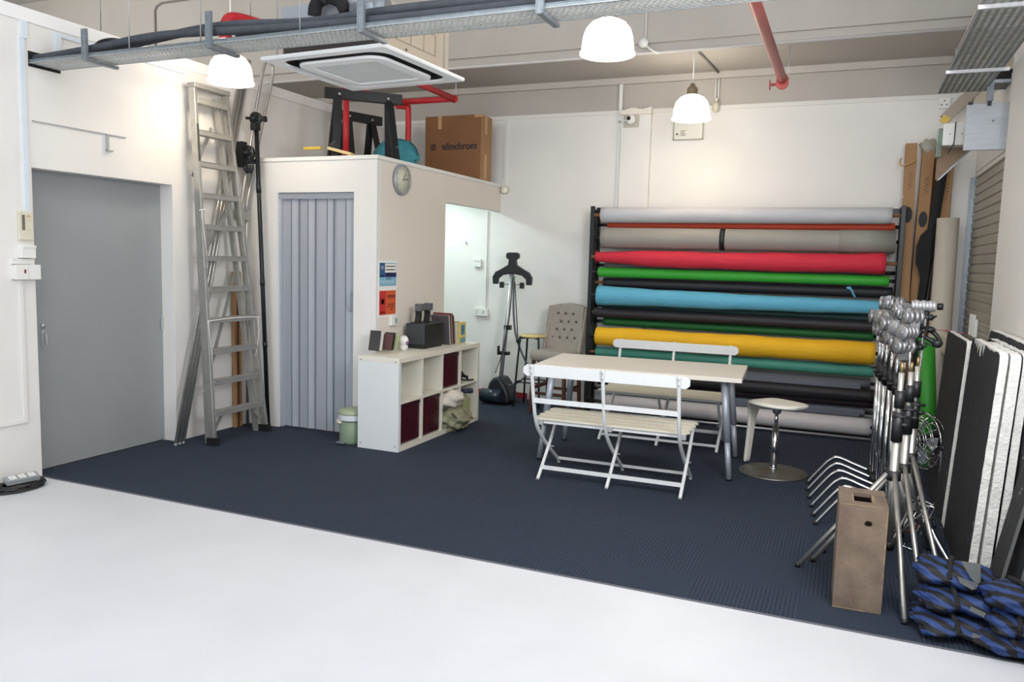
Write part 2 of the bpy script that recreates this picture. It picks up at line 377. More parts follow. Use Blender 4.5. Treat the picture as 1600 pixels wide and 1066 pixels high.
# ================================================================== BACKDROP ROLL RACK
rk = thing('backdrop_rack', 'tall black metal rack holding the stack of coloured backdrop rolls', 'rack', (-1.05, 8.1, 0))
for x in (-2.505, .42):
    for y in (8.0, 8.21): build('post', MB().box(x-.02, x+.02, y-.025, y+.025, .006, 2.17), BLACKM, rk, bevel=.003)
    build('foot', MB().box(x-.03, x+.03, 7.80, 8.24, .006, .035), BLACKM, rk, bevel=.003)
    build('side_plate', MB().box(x-.006, x+.006, 8.02, 8.19, .03, 2.14), BLACKM, rk)
build('rail', MB().box(-2.5, .4, 8.225, 8.245, 2.12, 2.16), BLACKM, rk)
ROLLS = [ # label colour, y, x0, x1, z, r0, r1, rgb, fabric, sag
 ('topmost, light grey backdrop paper roll', 7.98, -2.40, .325, 2.078, .080, .075, (190,190,194), 0, 0),
 ('orange-red backdrop roll tucked behind the light grey one', 8.12, -2.37, .36, 1.983, .036, .036, (206,76,46), 0, 0),
 ('thick taupe-grey backdrop roll held by a black strap', 7.97, -2.38, .37, 1.842, .108, .100, (150,146,138), 0, 0),
 ('crimson red fabric backdrop roll with wrinkled sagging cloth', 7.93, -2.42, .30, 1.645, .078, .094, (206,40,62), 1, .012),
 ('thin grey roll peeping out behind the crimson one', 8.14, -2.39, .30, 1.560, .030, .030, (128,124,122), 0, 0),
 ('bright green backdrop roll below the crimson one', 7.98, -2.41, .34, 1.487, .050, .047, (52,164,46), 0, 0),
 ('black backdrop roll between bright green and light blue', 8.08, -2.38, .38, 1.378, .052, .052, (30,32,40), 0, 0),
 ('light blue fabric backdrop roll with frayed right end', 7.95, -2.40, .27, 1.245, .098, .062, (96,176,206), 1, .006),
 ('dark green-teal roll just under the light blue one', 8.14, -2.40, .26, 1.130, .040, .040, (24,62,62), 0, 0),
 ('charcoal black roll above the dark green one', 8.02, -2.45, .26, 1.062, .052, .050, (40,36,42), 0, 0),
 ('dark green roll directly above the yellow one', 8.13, -2.38, .25, .962, .040, .040, (28,104,44), 0, 0),
 ('thick bright yellow backdrop roll', 7.93, -2.39, .268, .820, .098, .104, (236,180,24), 1, .003),
 ('sea green backdrop roll just under the yellow one', 7.99, -2.41, .27, .646, .050, .053, (72,146,128), 0, 0),
 ('dark grey roll in a flattened grey sleeve', 8.03, -2.40, .25, .524, .046, .046, (84,86,92), 0, 0),
 ('lower black backdrop roll under the grey sleeve', 8.00, -2.42, .29, .415, .060, .060, (34,33,36), 0, 0),
 ('navy and maroon edged dark roll near the floor', 8.13, -2.42, .30, .318, .040, .040, (38,22,38), 0, 0),
 ('slim blue-grey sleeved roll above the bottom white roll', 8.10, -2.38, .22, .236, .036, .036, (112,118,130), 0, 0),
 ('lowest, thick off-white backdrop roll close to the floor', 7.94, -2.28, .271, .128, .080, .082, (202,196,196), 0, 0)]
for i, (lab, y, x0, x1, zc, r0, r1, rgb, fab, sag) in enumerate(ROLLS):
    m_ = mat('backdrop_%d' % i, rgb, .75 if fab else .6, var=.08, vscale=3, bump=.55 if fab else .05, bscale=9 if fab else 5, stretch=(1, 3, 3))
    t = thing('backdrop_roll', lab, 'backdrop roll', ((x0+x1)/2, y, zc), 0, 'backdrop rolls on the rack')
    n = 48; pts = []; rs = []
    for k in range(n+1):
        u = k/n; x = x0+(x1-x0)*u; r = r0+(r1-r0)*u; dz = -sag*math.sin(PI*u)
        if fab:
            r *= 1 + .035*math.sin(u*17+i) + .02*math.sin(u*41+2*i)
            if i == 3: r *= (.62+.38*min(1, u*6)) if u < .17 else 1
        pts.append((x, y, zc+dz)); rs.append(r)
    pts = [(x0-.002, y, zc)] + pts + [(x1+.002, y, zc)]; rs = [r0*.93] + rs + [r1*.93]
    build('paper' if not fab else 'cloth', MB().tube(pts, 0, 28, True, rs), m_, t)
    for a_, b_ in ((-2.48, x0+.02), (x1-.02, .395)):
        if b_-a_ > .03: build('core', MB().tube([(a_, y, zc), (b_, y, zc)], .017, 14), BLACKM if i % 3 else CARDD, t)
    if i == 2:
        build('sleeve', MB().tube([(-.10, y, zc), (.365, y, zc)], .1065, 28), mat('taupe_sleeve', (142, 140, 132), .6), t)
        build('strap', MB().tube([(-1.18, y, zc), (-1.13, y, zc)], .1065, 28), BLACK, t)
    if i == 7:
        fr = MB()
        for k in range(9):
            a = random.uniform(0, 2*PI); fr.bar((.262, y+.05*math.cos(a), zc+.05*math.sin(a)), (.262+random.uniform(.03, .08), y-.02+.06*math.cos(a), zc+.055*math.sin(a)), .025, .004)
        build('frayed_edge', fr, m_, t)
    if i in (13, 16):
        build('sleeve', MB().box(x0+.02, x1-(.06 if i == 13 else .02)-.02, y-r0-.012, y-r0+.012, zc-r0-.006, zc-r0+.05), mat('flat_sleeve', (98, 102, 112), .5), t, bevel=.004)
tag(build('cloth_tie', MB().tube(smooth([(.0, 7.86, 1.42), (.03, 7.85, 1.40), (.05, 7.86, 1.36), (.07, 7.86, 1.33)]), 0, 8, True, [.004+.006*math.sin(PI*k/18) for k in range(19)]).ball((.01, 7.86, 1.415), .022, .012, .014), mat('backdrop_7', (96,176,206))), 'small light blue cloth scrap knotted above the blue roll', 'cloth scrap')
tag(build('base_tube', MB().tube([(-2.4, 7.84, .035), (.30, 7.84, .035)], .012, 12), SATIN), 'thin silver tube on the carpet below the lowest roll', 'tube')

# ================================================================== LADDER, TUBES, POLE (left corner)
Lf = thing('step_ladder', 'tall aluminium step ladder leaning folded against the left wall', 'ladder', (-4.78, 5.2, 0))
def lx(z): return -4.72 - .27*z/2.95
def ly0(z): return 4.90 + .10*z/2.95
def ly1(z): return 5.53 - .17*z/2.95
ZT = 2.93
build('stile', MB().bar((lx(.006), ly0(0), .006), (lx(ZT), ly0(ZT), ZT), .03, .062, (1,0,0)), ALU, Lf, bevel=.003)
build('stile', MB().bar((lx(.006), ly1(0), .006), (lx(ZT), ly1(ZT), ZT), .03, .062, (1,0,0)), ALU, Lf, bevel=.003)
for s, f in ((0, ly0), (1, ly1)):
    build('foot', MB().bar((lx(0), f(0), .006), (lx(.05), f(.05), .07), .05, .095, (1,0,0)), BLACK, Lf)
for k in range(11):
    z = .26+k*.255
    build('step', MB().box(lx(z)-.036, lx(z)+.036, ly0(z)+.015, ly1(z)-.015, z-.022, z+.022).box(lx(z)-.04, lx(z)+.04, ly0(z)+.015, ly1(z)-.015, z+.016, z+.023), ALUD, Lf, bevel=.003)
build('top_cap', MB().box(lx(ZT)-.04, lx(ZT)+.045, ly0(ZT)-.02, ly1(ZT)+.02, ZT-.02, ZT+.02), ALUD, Lf, bevel=.004)
def rx(z): return -4.80 - .215*z/2.9
build('rear_rail', MB().bar((rx(.006), 4.93, .006), (rx(2.88), 5.03, 2.88), .025, .045, (1,0,0)), ALUD, Lf, bevel=.002)
build('rear_rail', MB().bar((rx(.006), 5.50, .006), (rx(2.88), 5.28, 2.88), .025, .045, (1,0,0)), ALUD, Lf, bevel=.002)
for a_, b_ in (((.42, 4.93), (1.45, 5.40)), ((2.20, 4.97), (2.62, 5.22)), ((1.50, 4.97), (1.95, 5.36))):
    build('brace', MB().bar((rx(a_[0])-.012, a_[1], a_[0]), (rx(b_[0])-.012, b_[1], b_[0]), .012, .03), ALUD, Lf)
build('corner_brace', MB().bar((lx(.1)-.01, ly1(.1)-.03, .12), (lx(.24)-.01, ly1(.24)-.13, .24), .012, .025).bar((lx(.1)-.01, ly0(.1)+.03, .12), (lx(.24)-.01, ly0(.24)+.13, .24), .012, .025), ALUD, Lf)
part(build('sticker', MB().bar((lx(2.32)+.033, ly0(2.32), 2.32), (lx(2.62)+.033, ly0(2.62), 2.62), .022, .003, (1,0,0)), mat('dark_sticker', (70, 70, 68), .5), Lf), 'dark grey strip sticker')
for z in (1.92, 1.03):
    cord = [(lx(z)+.055, ly0(z)-.03, z), (lx(z)+.06, (ly0(z)+ly1(z))/2, z+.01), (lx(z)+.055, ly1(z)+.03, z)] if z < 1.5 else [(lx(z)+.05, ly0(z)-.06, z), (lx(z)+.055, ly0(z), z+.01), (lx(z)+.05, ly0(z)+.05, z)]
    mm = MB().tube(smooth(cord), .004, 6); mm.tube(smooth([(lx(z)+.055, ly0(z)-.03, z), (lx(z)+.06, ly0(z)-.02, z-.15), (lx(z)+.055, ly0(z)+.01, z-.32), (lx(z)+.06, ly0(z)-.01, z-.42)]), .003, 6)
    if z < 1.5: mm.tube(smooth([(lx(z)+.05, ly1(z)+.02, z), (lx(z)+.055, ly1(z)+.03, z-.15), (lx(z)+.05, ly1(z)-.01, z-.34)]), .003, 6)
    build('cord', mm, PAPER, Lf)
# leaning tubes between ladder and wall
tl = [('aluminium tube leaning behind the ladder, closest to the door', 4.725, 0), ('middle of the three aluminium tubes leaning behind the ladder', 4.765, .028), ('aluminium tube leaning behind the ladder, closest to the ladder', 4.805, .056)]
for lab, y0, dy in tl:
    t = thing('aluminium_tube', lab, 'tube', (-4.97, y0, .006), 0, 'aluminium tubes leaning behind the ladder')
    build('tube_body', MB().tube([(-4.95, y0, .012), (-5.055, y0+.285*3.3, 3.3)], .014, 12), ALU, t)
    build('end_cap', MB().tube([(-4.95, y0, .007), (-4.951, y0+.004, .03)], .016, 12), GALV, t)
t = thing('bent_tube_frame', 'thin bent aluminium tube frame leaning high in the corner behind the ladder', 'tube frame', (-5.0, 5.7, .006))
build('upright', MB().tube(smooth([(-4.99, 5.52, 1.9), (-5.0, 5.72, 2.7), (-5.0, 5.85, 3.22), (-5.0, 5.92, 3.33), (-5.0, 5.99, 3.24), (-5.0, 5.84, 2.75), (-4.99, 5.6, 1.95)]), .014, 12), ALU, t)
build('leg', MB().tube([(-5.0, 5.62, .012), (-5.0, 5.63, 2.4)], .014, 12), ALU, t)
build('clamp', MB().box(-5.02, -4.98, 5.5, 5.65, 1.88, 1.98), ALUD, t)
t = thing('timber_batten', 'narrow brown timber board standing behind the ladder by the cubicle', 'board', (-5.03, 5.62, .006))
build('board', MB().box(-5.06, -5.035, 5.50, 5.59, .006, 1.42), mat('tan_timber', (176, 132, 84), .7, var=.2, vscale=5), t, bevel=.002)
build('edge_strip', MB().box(-5.035, -5.03, 5.53, 5.555, .006, 1.40), BROWNW, t)
bp_ = thing('backdrop_crossbar_pole', 'long black pole with winding gears standing beside the cubicle front', 'pole', (-4.78, 5.62, 0))
build('pole', MB().tube([(-4.745, 5.6, .012), (-4.86, 5.6, 2.72)], .019, 14), BLACKM, bp_)
for a_, b_ in (((-4.776, 5.6, .75), (-4.778, 5.6, .80)), ((-4.80, 5.6, 1.3), (-4.803, 5.6, 1.36)), ((-4.835, 5.6, 2.12), (-4.84, 5.6, 2.2))): build('collar', MB().tube([a_, b_], .022, 14), BLACK, bp_)
build('foot', MB().lathe([(0,0),(.03,0),(.028,.02),(.02,.03),(0,.03)], (-4.745, 5.6, .006)), BLACK, bp_)
def gear(cx, cyy, cz, r):
    g = MB(); M_ = Matrix.Rotation(0, 3, 'Z')
    g.lathe([(r*.72,-.012),(r,-.014),(r,.014),(r*.72,.012),(r*.72,-.012)], (cx, cyy, cz), 'Y', 26, cap=False)
    for k in range(4):
        a = k*PI/4; g.bar((cx-r*.8*math.cos(a), cyy, cz-r*.8*math.sin(a)), (cx+r*.8*math.cos(a), cyy, cz+r*.8*math.sin(a)), .014, .014, (0,1,0))
    g.tube([(cx, cyy-.05, cz), (cx, cyy+.05, cz)], .016, 12); return g
g = gear(-4.865, 5.60, 2.76, .058); g.tube([(-4.97, 5.6, 2.77), (-4.76, 5.6, 2.75)], .013, 10); g.box(-4.79, -4.755, 5.58, 5.62, 2.73, 2.775); g.box(-4.90, -4.84, 5.57, 5.63, 2.66, 2.72)
build('hook_gear', g, BLACK, bp_)
g = gear(-4.93, 5.57, 2.46, .07); g.box(-5.03, -4.96, 5.53, 5.6, 2.34, 2.56); g.box(-4.95, -4.86, 5.55, 5.6, 2.37, 2.41)
for k in range(7): g.ball((-4.95+.012*k, 5.56, 2.33-.01*(k % 3)), .02, .02, .028, 10, 6)
build('winder_gear', g, BLACK, bp_)

# ================================================================== CABLE TRAYS, PIPES, AC
def tray(root, x0, x1, y0, y1, z, along, tm=None):
    """perforated tray: slotted strips leave real openings"""
    m_ = MB(); L0, L1 = (x0, x1) if along == 'X' else (y0, y1); W0, W1 = (y0, y1) if along == 'X' else (x0, x1)
    nrow = 8; w = (W1-W0)/nrow; pitch = .032
    def q(a0, a1, b0, b1, z0, z1):
        if along == 'X': m_.box(a0, a1, b0, b1, z0, z1)
        else: m_.box(b0, b1, a0, a1, z0, z1)
    for k in range(nrow+1):
        h = .0045 if 0 < k < nrow else .006
        q(L0, L1, W0+k*w-(.5*w/2), W0+k*w+(.5*w/2), z, z+.002)
    a = L0; i = 0
    while a < L1:
        for k in range(nrow):
            off = pitch/2 if k % 2 else 0
            q(a+off, min(a+off+pitch*.52, L1), W0+k*w+.25*w, W0+(k+1)*w-.25*w, z, z+.002)
        a += pitch
    o = build('tray_base', m_, tm or ZINC, root)
    for b in (W0, W1):
        e = MB()
        if along == 'X': e.box(L0, L1, b-.0015, b+.0015, z-.002, z+.022); e.box(L0, L1, b-.006, b+.006, z+.020, z+.023)
        else: e.box(b-.0015, b+.0015, L0, L1, z-.002, z+.045)
        build('side_rail', e, GALV, root)
    return o
t1 = thing('cable_tray', 'long perforated steel cable tray hanging across the room from the left wall', 'cable tray', (-2.1, 3.78, 2.80))
tray(t1, -5.08, .95, 3.675, 3.885, 2.80, 'X')
def bracket(root, x, ztop):
    b = MB().box(x-.016, x+.016, 3.655, 3.665, 2.775, ztop); b.box(x-.02, x-.014, 3.65, 3.67, 2.775, ztop); b.box(x+.014, x+.02, 3.65, 3.67, 2.775, ztop)
    b.box(x-.016, x+.016, 3.65, 3.90, 2.772, 2.79)
    build('hanger', b, GALV, root)
bracket(t1, -4.54, 2.97); bracket(t1, -3.52, 2.98); bracket(t1, -2.47, 4.79); bracket(t1, -1.45, 4.79)
for x in (-4.20, -3.62, -2.9):
    build('hanger_rod', MB().tube([(x, 3.70, 2.80), (x, 3.70, 4.80)], .004, 8), SATIN, t1)
cab = [('thick grey lagged pipe on the cable tray, front one', [(-5.2, 3.72, 2.835), (-4.6, 3.72, 2.86), (-4.0, 3.73, 2.90), (-3.3, 3.73, 2.875), (-2.6, 3.72, 2.85), (-1.5, 3.73, 2.85), (.9, 3.72, 2.85)], .024, RUBBER),
       ('thick grey lagged pipe on the cable tray, behind the front one', [(-5.2, 3.78, 2.84), (-4.5, 3.79, 2.87), (-3.6, 3.78, 2.93), (-2.9, 3.79, 2.90), (-2.2, 3.78, 2.91), (-1.2, 3.79, 2.89), (.9, 3.78, 2.88)], .026, RUBBER),
       ('thin black cable bundle on the cable tray near its far edge', [(-5.2, 3.84, 2.83), (-4.2, 3.85, 2.85), (-3.0, 3.84, 2.84), (-2.0, 3.85, 2.88), (-1.0, 3.84, 2.86), (.9, 3.85, 2.84)], .016, BLACKF)]
for lab, pts, r, m_ in cab:
    tag(build('lagged_pipe' if m_ is RUBBER else 'cable_bundle', MB().tube(smooth(pts, 10), r, 12), m_), lab, 'pipe' if m_ is RUBBER else 'cable')
tag(build('cable_loop', MB().tube(smooth([(-4.62, 3.78, 2.88), (-4.5, 3.74, 2.905), (-4.40, 3.75, 2.915), (-4.34, 3.80, 2.90), (-4.5, 3.84, 2.88)]), .012, 8), BLACK), 'dark cable loop on the tray beside the left wall bracket', 'cable')
hole = MB().box(-5.082, -5.078, 3.668, 3.90, 2.78, 2.88); struct('trim_12', hole, DARK)
t2 = thing('cable_tray', 'perforated steel cable tray running towards the back above the right partition', 'cable tray', (.68, 4.5, 2.90))
DZ = mat('shaded_zinc', (132, 134, 128), .6, .2, var=.25, vscale=12)  # darker zinc copy, the shadow on the tray is in its colour
tray(t2, .53, .82, 2.6, 6.74, 2.90, 'Y', DZ)
for y in (4.6, 6.0): build('cross_bar', MB().box(.50, .86, y-.012, y+.012, 2.878, 2.898), SATIN, t2)
t3 = thing('cable_tray', 'short dark cable tray crossing above the right rear wall', 'cable tray', (1.3, 6.8, 2.93))
tray(t3, .83, 2.6, 6.62, 6.86, 2.93, 'X', DZ)
build('cable', MB().tube(smooth([(.84, 6.7, 2.95), (1.4, 6.75, 2.97), (2.5, 6.7, 2.95)]), .02, 8).tube(smooth([(1.0, 6.75, 2.95), (1.1, 6.8, 3.06), (1.3, 6.8, 2.97)]), .012, 8).box(.86, 2.55, 6.66, 6.82, 2.94, 3.03), BLACKF, t3)
# sprinkler pipes
def pipe_obj(label, paths, r, m_, name='sprinkler_pipe', elbows=(), rods=(), valve=None):
    t = thing(name, label, 'pipe', tuple(Vector(paths[0][0])))
    for p in paths: build('pipe_run', MB().tube(p, r, 16), m_, t)
    for e in elbows: build('elbow', MB().ball(e, r*1.35, r*1.35, r*1.35, 16, 10), m_, t)
    for a, b in rods: build('hanger_rod', MB().tube([a, b], .004, 6), SATIN, t)
    if valve:
        x, y, z = valve; build('sprinkler_head', MB().tube([(x, y, z), (x-.09, y, z-.005)], .012, 10).lathe([(0,-.003),(.045,-.003),(.045,.003),(0,.003)], (x-.10, y, z-.005), 'X', 16).lathe([(.046,-.012),(.052,-.012),(.052,.012),(.046,.012)], (x, y-.02, z), 'Y', 16), m_, t)
    return t
pipe_obj('faded red sprinkler pipe running under the beam on the right', [[(-.62, 2.6, 3.16), (-.62, 7.16, 3.16)]], .037, REDPF, elbows=[(-.62, 7.16, 3.16)], rods=[((-.60, 7.06, 3.19), (-.60, 7.42, 3.53)) if False else ((-.60, 7.47, 3.17), (-.60, 7.47, 3.52))], valve=(-.62, 7.17, 3.13))
pipe_obj('bright red pipe network above the cubicle behind the air conditioner', [[(-3.80, 5.9, 3.2), (-3.80, 7.30, 3.2)], [(-4.50, 7.30, 3.2), (-3.80, 7.30, 3.2)], smooth([(-4.50, 7.34, 3.17), (-4.40, 7.36, 3.16), (-4.37, 7.36, 3.10), (-4.37, 7.36, 2.44)])], .03, REDP, elbows=[(-3.80, 7.30, 3.2), (-4.5, 7.3, 3.2)], rods=[((-3.86, 7.45, 3.2), (-3.86, 7.45, 3.52)), ((-4.15, 7.45, 3.22), (-4.15, 7.45, 3.52))])
pipe_obj('bright red vertical pipe standing between the black trestles', [[(-4.55, 6.5, 2.44), (-4.55, 6.5, 3.2)], [(-4.55, 6.5, 3.2), (-4.50, 7.3, 3.2)]], .03, REDP, elbows=[(-4.55, 6.5, 3.2)])
ep = pipe_obj('red elbow pipe rising behind the cable tray by the left lamp', [smooth([(-4.22, 4.55, 3.11), (-4.22, 4.55, 3.16), (-4.22, 4.56, 3.22), (-4.20, 4.62, 3.27), (-4.12, 4.85, 3.27), (-3.9, 5.7, 3.25)])], .044, REDP, rods=[((-4.16, 4.74, 3.31), (-4.16, 4.74, 4.80)), ((-3.95, 5.5, 3.29), (-3.95, 5.5, 4.80))])
part(build('lagged_branch', MB().tube(smooth([(-4.12, 4.6, 3.11), (-4.12, 4.6, 3.14), (-4.10, 4.63, 3.18), (-4.02, 4.9, 3.16), (-3.8, 5.6, 3.13)]), .04, 14), BLACKF, ep), 'black lagged branch')
# conduits
def conduit(label, pts, r=.011, m_=None, name='conduit'):
    return tag(build(name, MB().tube(pts, r, 8), m_ or mat('conduit_paint', (206, 202, 198), .6)), label, 'conduit')
conduit('white conduit running along the lower edge of the ceiling beam', [(-9, 7.425, 3.535), (.9, 7.425, 3.535)], .014)
conduit('white vertical conduit down the beam to the round junction box', [(-1.87, 7.388, 4.79), (-1.87, 7.388, 3.64)], .010)
j = thing('junction_box', 'round white junction box on the beam near the middle lamp', 'junction box', (-1.87, 7.39, 3.62))
build('box_body', MB().lathe([(0,.0),(.04,0),(.045,-.01),(.045,-.03),(.0,-.034)], (-1.885, 7.40, 3.62), 'Y', 20), PLAST, j)
build('arm', MB().tube([(-1.87, 7.385, 3.6), (-1.80, 7.40, 3.545), (-1.74, 7.41, 3.52)], .011, 8), PLAST, j)
conduit('grey conduit crossing the beam underside to the back wall near the rear lamp', [(-1.38, 7.44, 3.508), (-1.33, 8.24, 3.508)], .011, mat('grey_conduit', (128, 124, 118), .6))
t = thing('surge_fitting', 'white drop fitting on the grey wall behind the rear lamp', 'fitting', (-1.33, 8.24, 3.2))
build('twin_tube', MB().tube([(-1.35, 8.265, 3.25), (-1.35, 8.265, 3.50)], .006, 8).tube([(-1.32, 8.265, 3.25), (-1.32, 8.265, 3.50)], .006, 8), PLAST, t)
build('fitting_body', MB().ball((-1.335, 8.25, 3.24), .02, .02, .024).lathe([(.0,-.05),(.03,-.045),(.036,0),(.03,.04),(.0,.045)], (-1.335, 8.24, 3.17)), IVORY, t)
conduit('grey conduit bending down the beam face above the left wall', smooth([(-3.6, 7.385, 4.72), (-6.5, 7.385, 4.35), (-7.05, 7.385, 4.28), (-7.15, 7.385, 4.15), (-7.15, 7.385, 3.5)]) if False else [(-7.95, 7.388, 3.6), (-7.95, 7.388, 4.48), (-7.92, 7.388, 4.53), (-7.84, 7.388, 4.56), (-5.8, 7.388, 4.57)], .012, mat('grey_conduit', (128, 124, 118), .6))
tag(build('hanger_rod', MB().tube([(-5.98, 4.98, 3.10), (-5.98, 4.98, 4.8)], .005, 8).lathe([(0,-.02),(.015,-.02),(.015,.02),(0,.02)], (-5.98, 4.98, 3.35)), GALV), 'thin steel rod hanging from the ceiling behind the left wall top', 'rod')
tag(build('wall_trunking', MB().box(-2.345, -2.31, YB-.02, YB, 2.15, 3.46), PLAST), 'white vertical trunking beside the pilaster with the camera', 'trunking')
tag(build('wall_trunking', MB().box(-3.655, -3.625, YB-.02, YB, 2.46, 3.15).box(-3.66, -3.61, YB-.005, YB, 2.40, 3.15), PLAST), 'white vertical trunking above the cubicle end beside the carton', 'trunking')
tag(build('wall_trunking', MB().box(.73, .765, 8.0, 8.04, 3.3, 3.52).box(.735, .76, 6.0, 8.04, 3.49, 3.515), mat('conduit_paint', (206,202,198))), 'beige trunking turning along the right end of the beam', 'trunking')

# air conditioner
ac = thing('ceiling_cassette_air_conditioner', 'white square cassette air conditioner hanging above the cubicle', 'air conditioner', (-3.01, 4.53, 2.80), math.radians(-3))
def rrect(h, r, n=6, sx=1):
    out = []
    for cx, cy_, a0 in ((h-r, h-r, 0), (-(h-r), h-r, PI/2), (-(h-r), -(h-r), PI), (h-r, -(h-r), 1.5*PI)):
        for k in range(n+1):
            a = a0+PI/2*k/n; out.append((cx+r*math.cos(a), cy_+r*math.sin(a)))
    return out
def ringmesh(mb_, rings):
    rr = [[(x, y, z) for x, y in rrect(h, r)] for h, r, z in rings]; n = len(rr[0])
    o = [v for r in rr for v in r]
    mb_.add(o, [(i*n+j, (i+1)*n+j, (i+1)*n+(j+1) % n, i*n+(j+1) % n) for i in range(len(rr)-1) for j in range(n)])
m_ = MB(); ringmesh(m_, [(.475, .015, .022), (.478, .015, .010), (.472, .015, 0.0), (.405, .12, 0.0), (.40, .12, .012)]); build('panel', m_, ACW, ac, world=False)
m_ = MB(); ringmesh(m_, [(.401, .12, .010), (.385, .12, .05), (.345, .11, .05), (.334, .11, -.002)]); m_.box(-.36, .36, -.36, .36, .05, .054)
part(build('air_slot', m_, DARK, ac, world=False), 'dark air outlet slot')
m_ = MB(); ringmesh(m_, [(.333, .11, .02), (.336, .11, -.002), (.330, .10, -.012), (.25, .015, -.014), (.245, .015, -.006)]); build('inner_frame', m_, ACW, ac, world=False)
m_ = MB(); m_.box(-.245, .245, -.245, .245, .0, .008)
for k in range(22): m_.box(-.245, .245, -.243+k*.0222, -.231+k*.0222, -.009, .0)
build('grille', m_, ACG, ac, world=False)
m_ = MB().box(-.38, .375, -.38, .42, .056, .33)
build('casing', m_, [ACB], ac, world=False, bevel=.006)
m_ = MB().box(.3755, .378, -.22, .24, .12, .122).box(.3755, .378, -.22, .24, .25, .252)
for y in (-.22, -.05, .10, .24): m_.box(.3755, .378, y-.001, y+.001, .12, .25)
m_.lathe([(0,0),(.01,0),(.01,.004),(0,.004)], (.376, -.1, .08), 'X', 10)
build('flap_lines', m_, mat('seam_grey', (110, 104, 96), .7), ac, world=False)
part(build('front_insulation', MB().box(-.36, .372, -.388, -.381, .03, .215), mat('dark_grey_insulation', (66, 60, 58), .9), ac, world=False), 'dark grey insulated front side')
part(build('front_cover', MB().box(-.375, .372, -.392, -.381, .215, .335), mat('pale_grey_metal', (168, 172, 180), .45, .3), ac, world=False), 'pale grey metal upper front')
build('hanger_rod', MB().tube([(-.42, -.38, .03), (-.42, -.38, 2.0)], .005, 8).tube([(.47, .2, .03), (.47, .2, 2.0)], .005, 8), SATIN, ac, world=False)
t = thing('flexible_duct', 'black fabric duct bulge in front of the top of the air conditioner', 'duct', (-3.0, 4.07, 3.0))
build('duct_body', MB().tube(smooth([(-3.09, 4.08, 3.03), (-3.07, 4.07, 3.09), (-3.0, 4.06, 3.13), (-2.90, 4.07, 3.10), (-2.86, 4.08, 3.03)]), .04, 16), BLACKF, t)
build('duct_strap', MB().tube([(-3.02, 4.06, 3.118), (-2.99, 4.06, 3.13)], .044, 16), BLACK, t)
t = thing('metal_duct', 'short silver duct end beside the top of the air conditioner', 'duct', (-2.65, 4.07, 2.99))
build('duct_body', MB().tube([(-2.80, 4.07, 3.035), (-2.56, 4.07, 3.035)], .045, 18), GALV, t)
build('flange', MB().tube([(-2.63, 4.07, 3.035), (-2.615, 4.07, 3.035)], .05, 18), GALV, t)

# ================================================================== PENDANT LAMPS
GLOW = mat('glowing_opal_glass', (255, 250, 240), .3, emit=(1, .90, .76), es=12.5)
def lamp(x, y, zb, label, ztop):
    t = thing('pendant_lamp', label, 'pendant lamp', (x, y, zb), 0, 'pendant lamps')
    prof = [(.172,0),(.170,.006),(.166,.02),(.164,.06),(.157,.11),(.142,.155),(.112,.192),(.070,.214),(.036,.220)]
    build('lamp_shade', MB().lathe(prof + [(r-.006, h-.004) for r, h in reversed(prof)], (0,0,0), cap=False, n=40), GLOW, t, world=False)
    build('shade_rim', MB().lathe([(.170,-.002),(.177,.0),(.177,.010),(.170,.012)], cap=False, n=40), GLOW, t, world=False)
    build('socket', MB().lathe([(.0,.216),(.055,.218),(.055,.228),(.048,.232),(.050,.262),(.044,.285),(.026,.30),(.022,.318),(.010,.326),(0,.33)]), mat('aged_brass', (150, 136, 116), .35, .8), t, world=False)
    build('bulb_holder', MB().tube([(0,0,.12), (0,0,.218)], .026, 14), mat('grey_bulb_holder', (150, 148, 144), .5), t, world=False)
    build('hook', MB().tube([(.018*math.cos(a), 0, .343+.018*math.sin(a)) for a in [k*PI/8 for k in range(17)]], .0035, 6), SATIN, t, world=False)
    build('bulb', MB().ball((0,0,.08), .04, .04, .055), GLOW, t, world=False)
    build('cord', MB().tube([(0,0,.36), (0,0,ztop-zb)], .0035, 6).tube([(.006,.0,.36), (.005,0,ztop-zb)], .002, 6), PLAST, t, world=False)
    return t
lamp(-4.535, 4.94, 2.905, 'glowing white pendant lamp on the left above the ladder', ZC)
lamp(-1.512, 5.01, 2.912, 'largest-looking glowing pendant lamp hanging just under the cable tray', ZC)
lamp(-1.428, 7.46, 2.918, 'glowing pendant lamp at the rear in front of the wall panel', 3.52)

# ================================================================== BACK WALL FITTINGS
t = thing('security_camera', 'white dome security camera on a grey plate on the pilaster', 'security camera', (-2.19, YB-.06, 3.07))
build('mount_plate', MB().box(-2.275, -2.11, YB-.075, YB-.06, 3.0, 3.15), mat('grey_plate', (188, 182, 168), .6), t, bevel=.003)
build('camera_body', MB().ball((-2.19, YB-.10, 3.075), .052, .045, .052), PLAST, t)
part(build('lens', MB().lathe([(0,-.01),(.020,-.008),(.022,.01),(0,.01)], (-2.20, YB-.142, 3.08), 'Y', 18), BLACK, t), 'dark round lens')
build('cable_arm', MB().tube([(-2.33, YB-.03, 3.07), (-2.25, YB-.09, 3.07)], .012, 8), PLAST, t)
t = thing('wall_control_panel', 'pale square panel with small print on the wall below the rear lamp', 'panel', (-1.6, YB-.02, 2.88))
build('panel_board', MB().box(-1.745, -1.46, YB-.03, YB, 2.865, 3.06), mat('pale_grey_panel', (222, 220, 210), .5), t, bevel=.003)
build('frame', MB().box(-1.755, -1.45, YB-.034, YB-.03, 2.86, 2.868).box(-1.755, -1.745, YB-.034, YB-.002, 2.86, 3.06).box(-1.46, -1.452, YB-.034, YB-.002, 2.86, 3.06), mat('panel_frame', (178, 174, 160), .5), t)
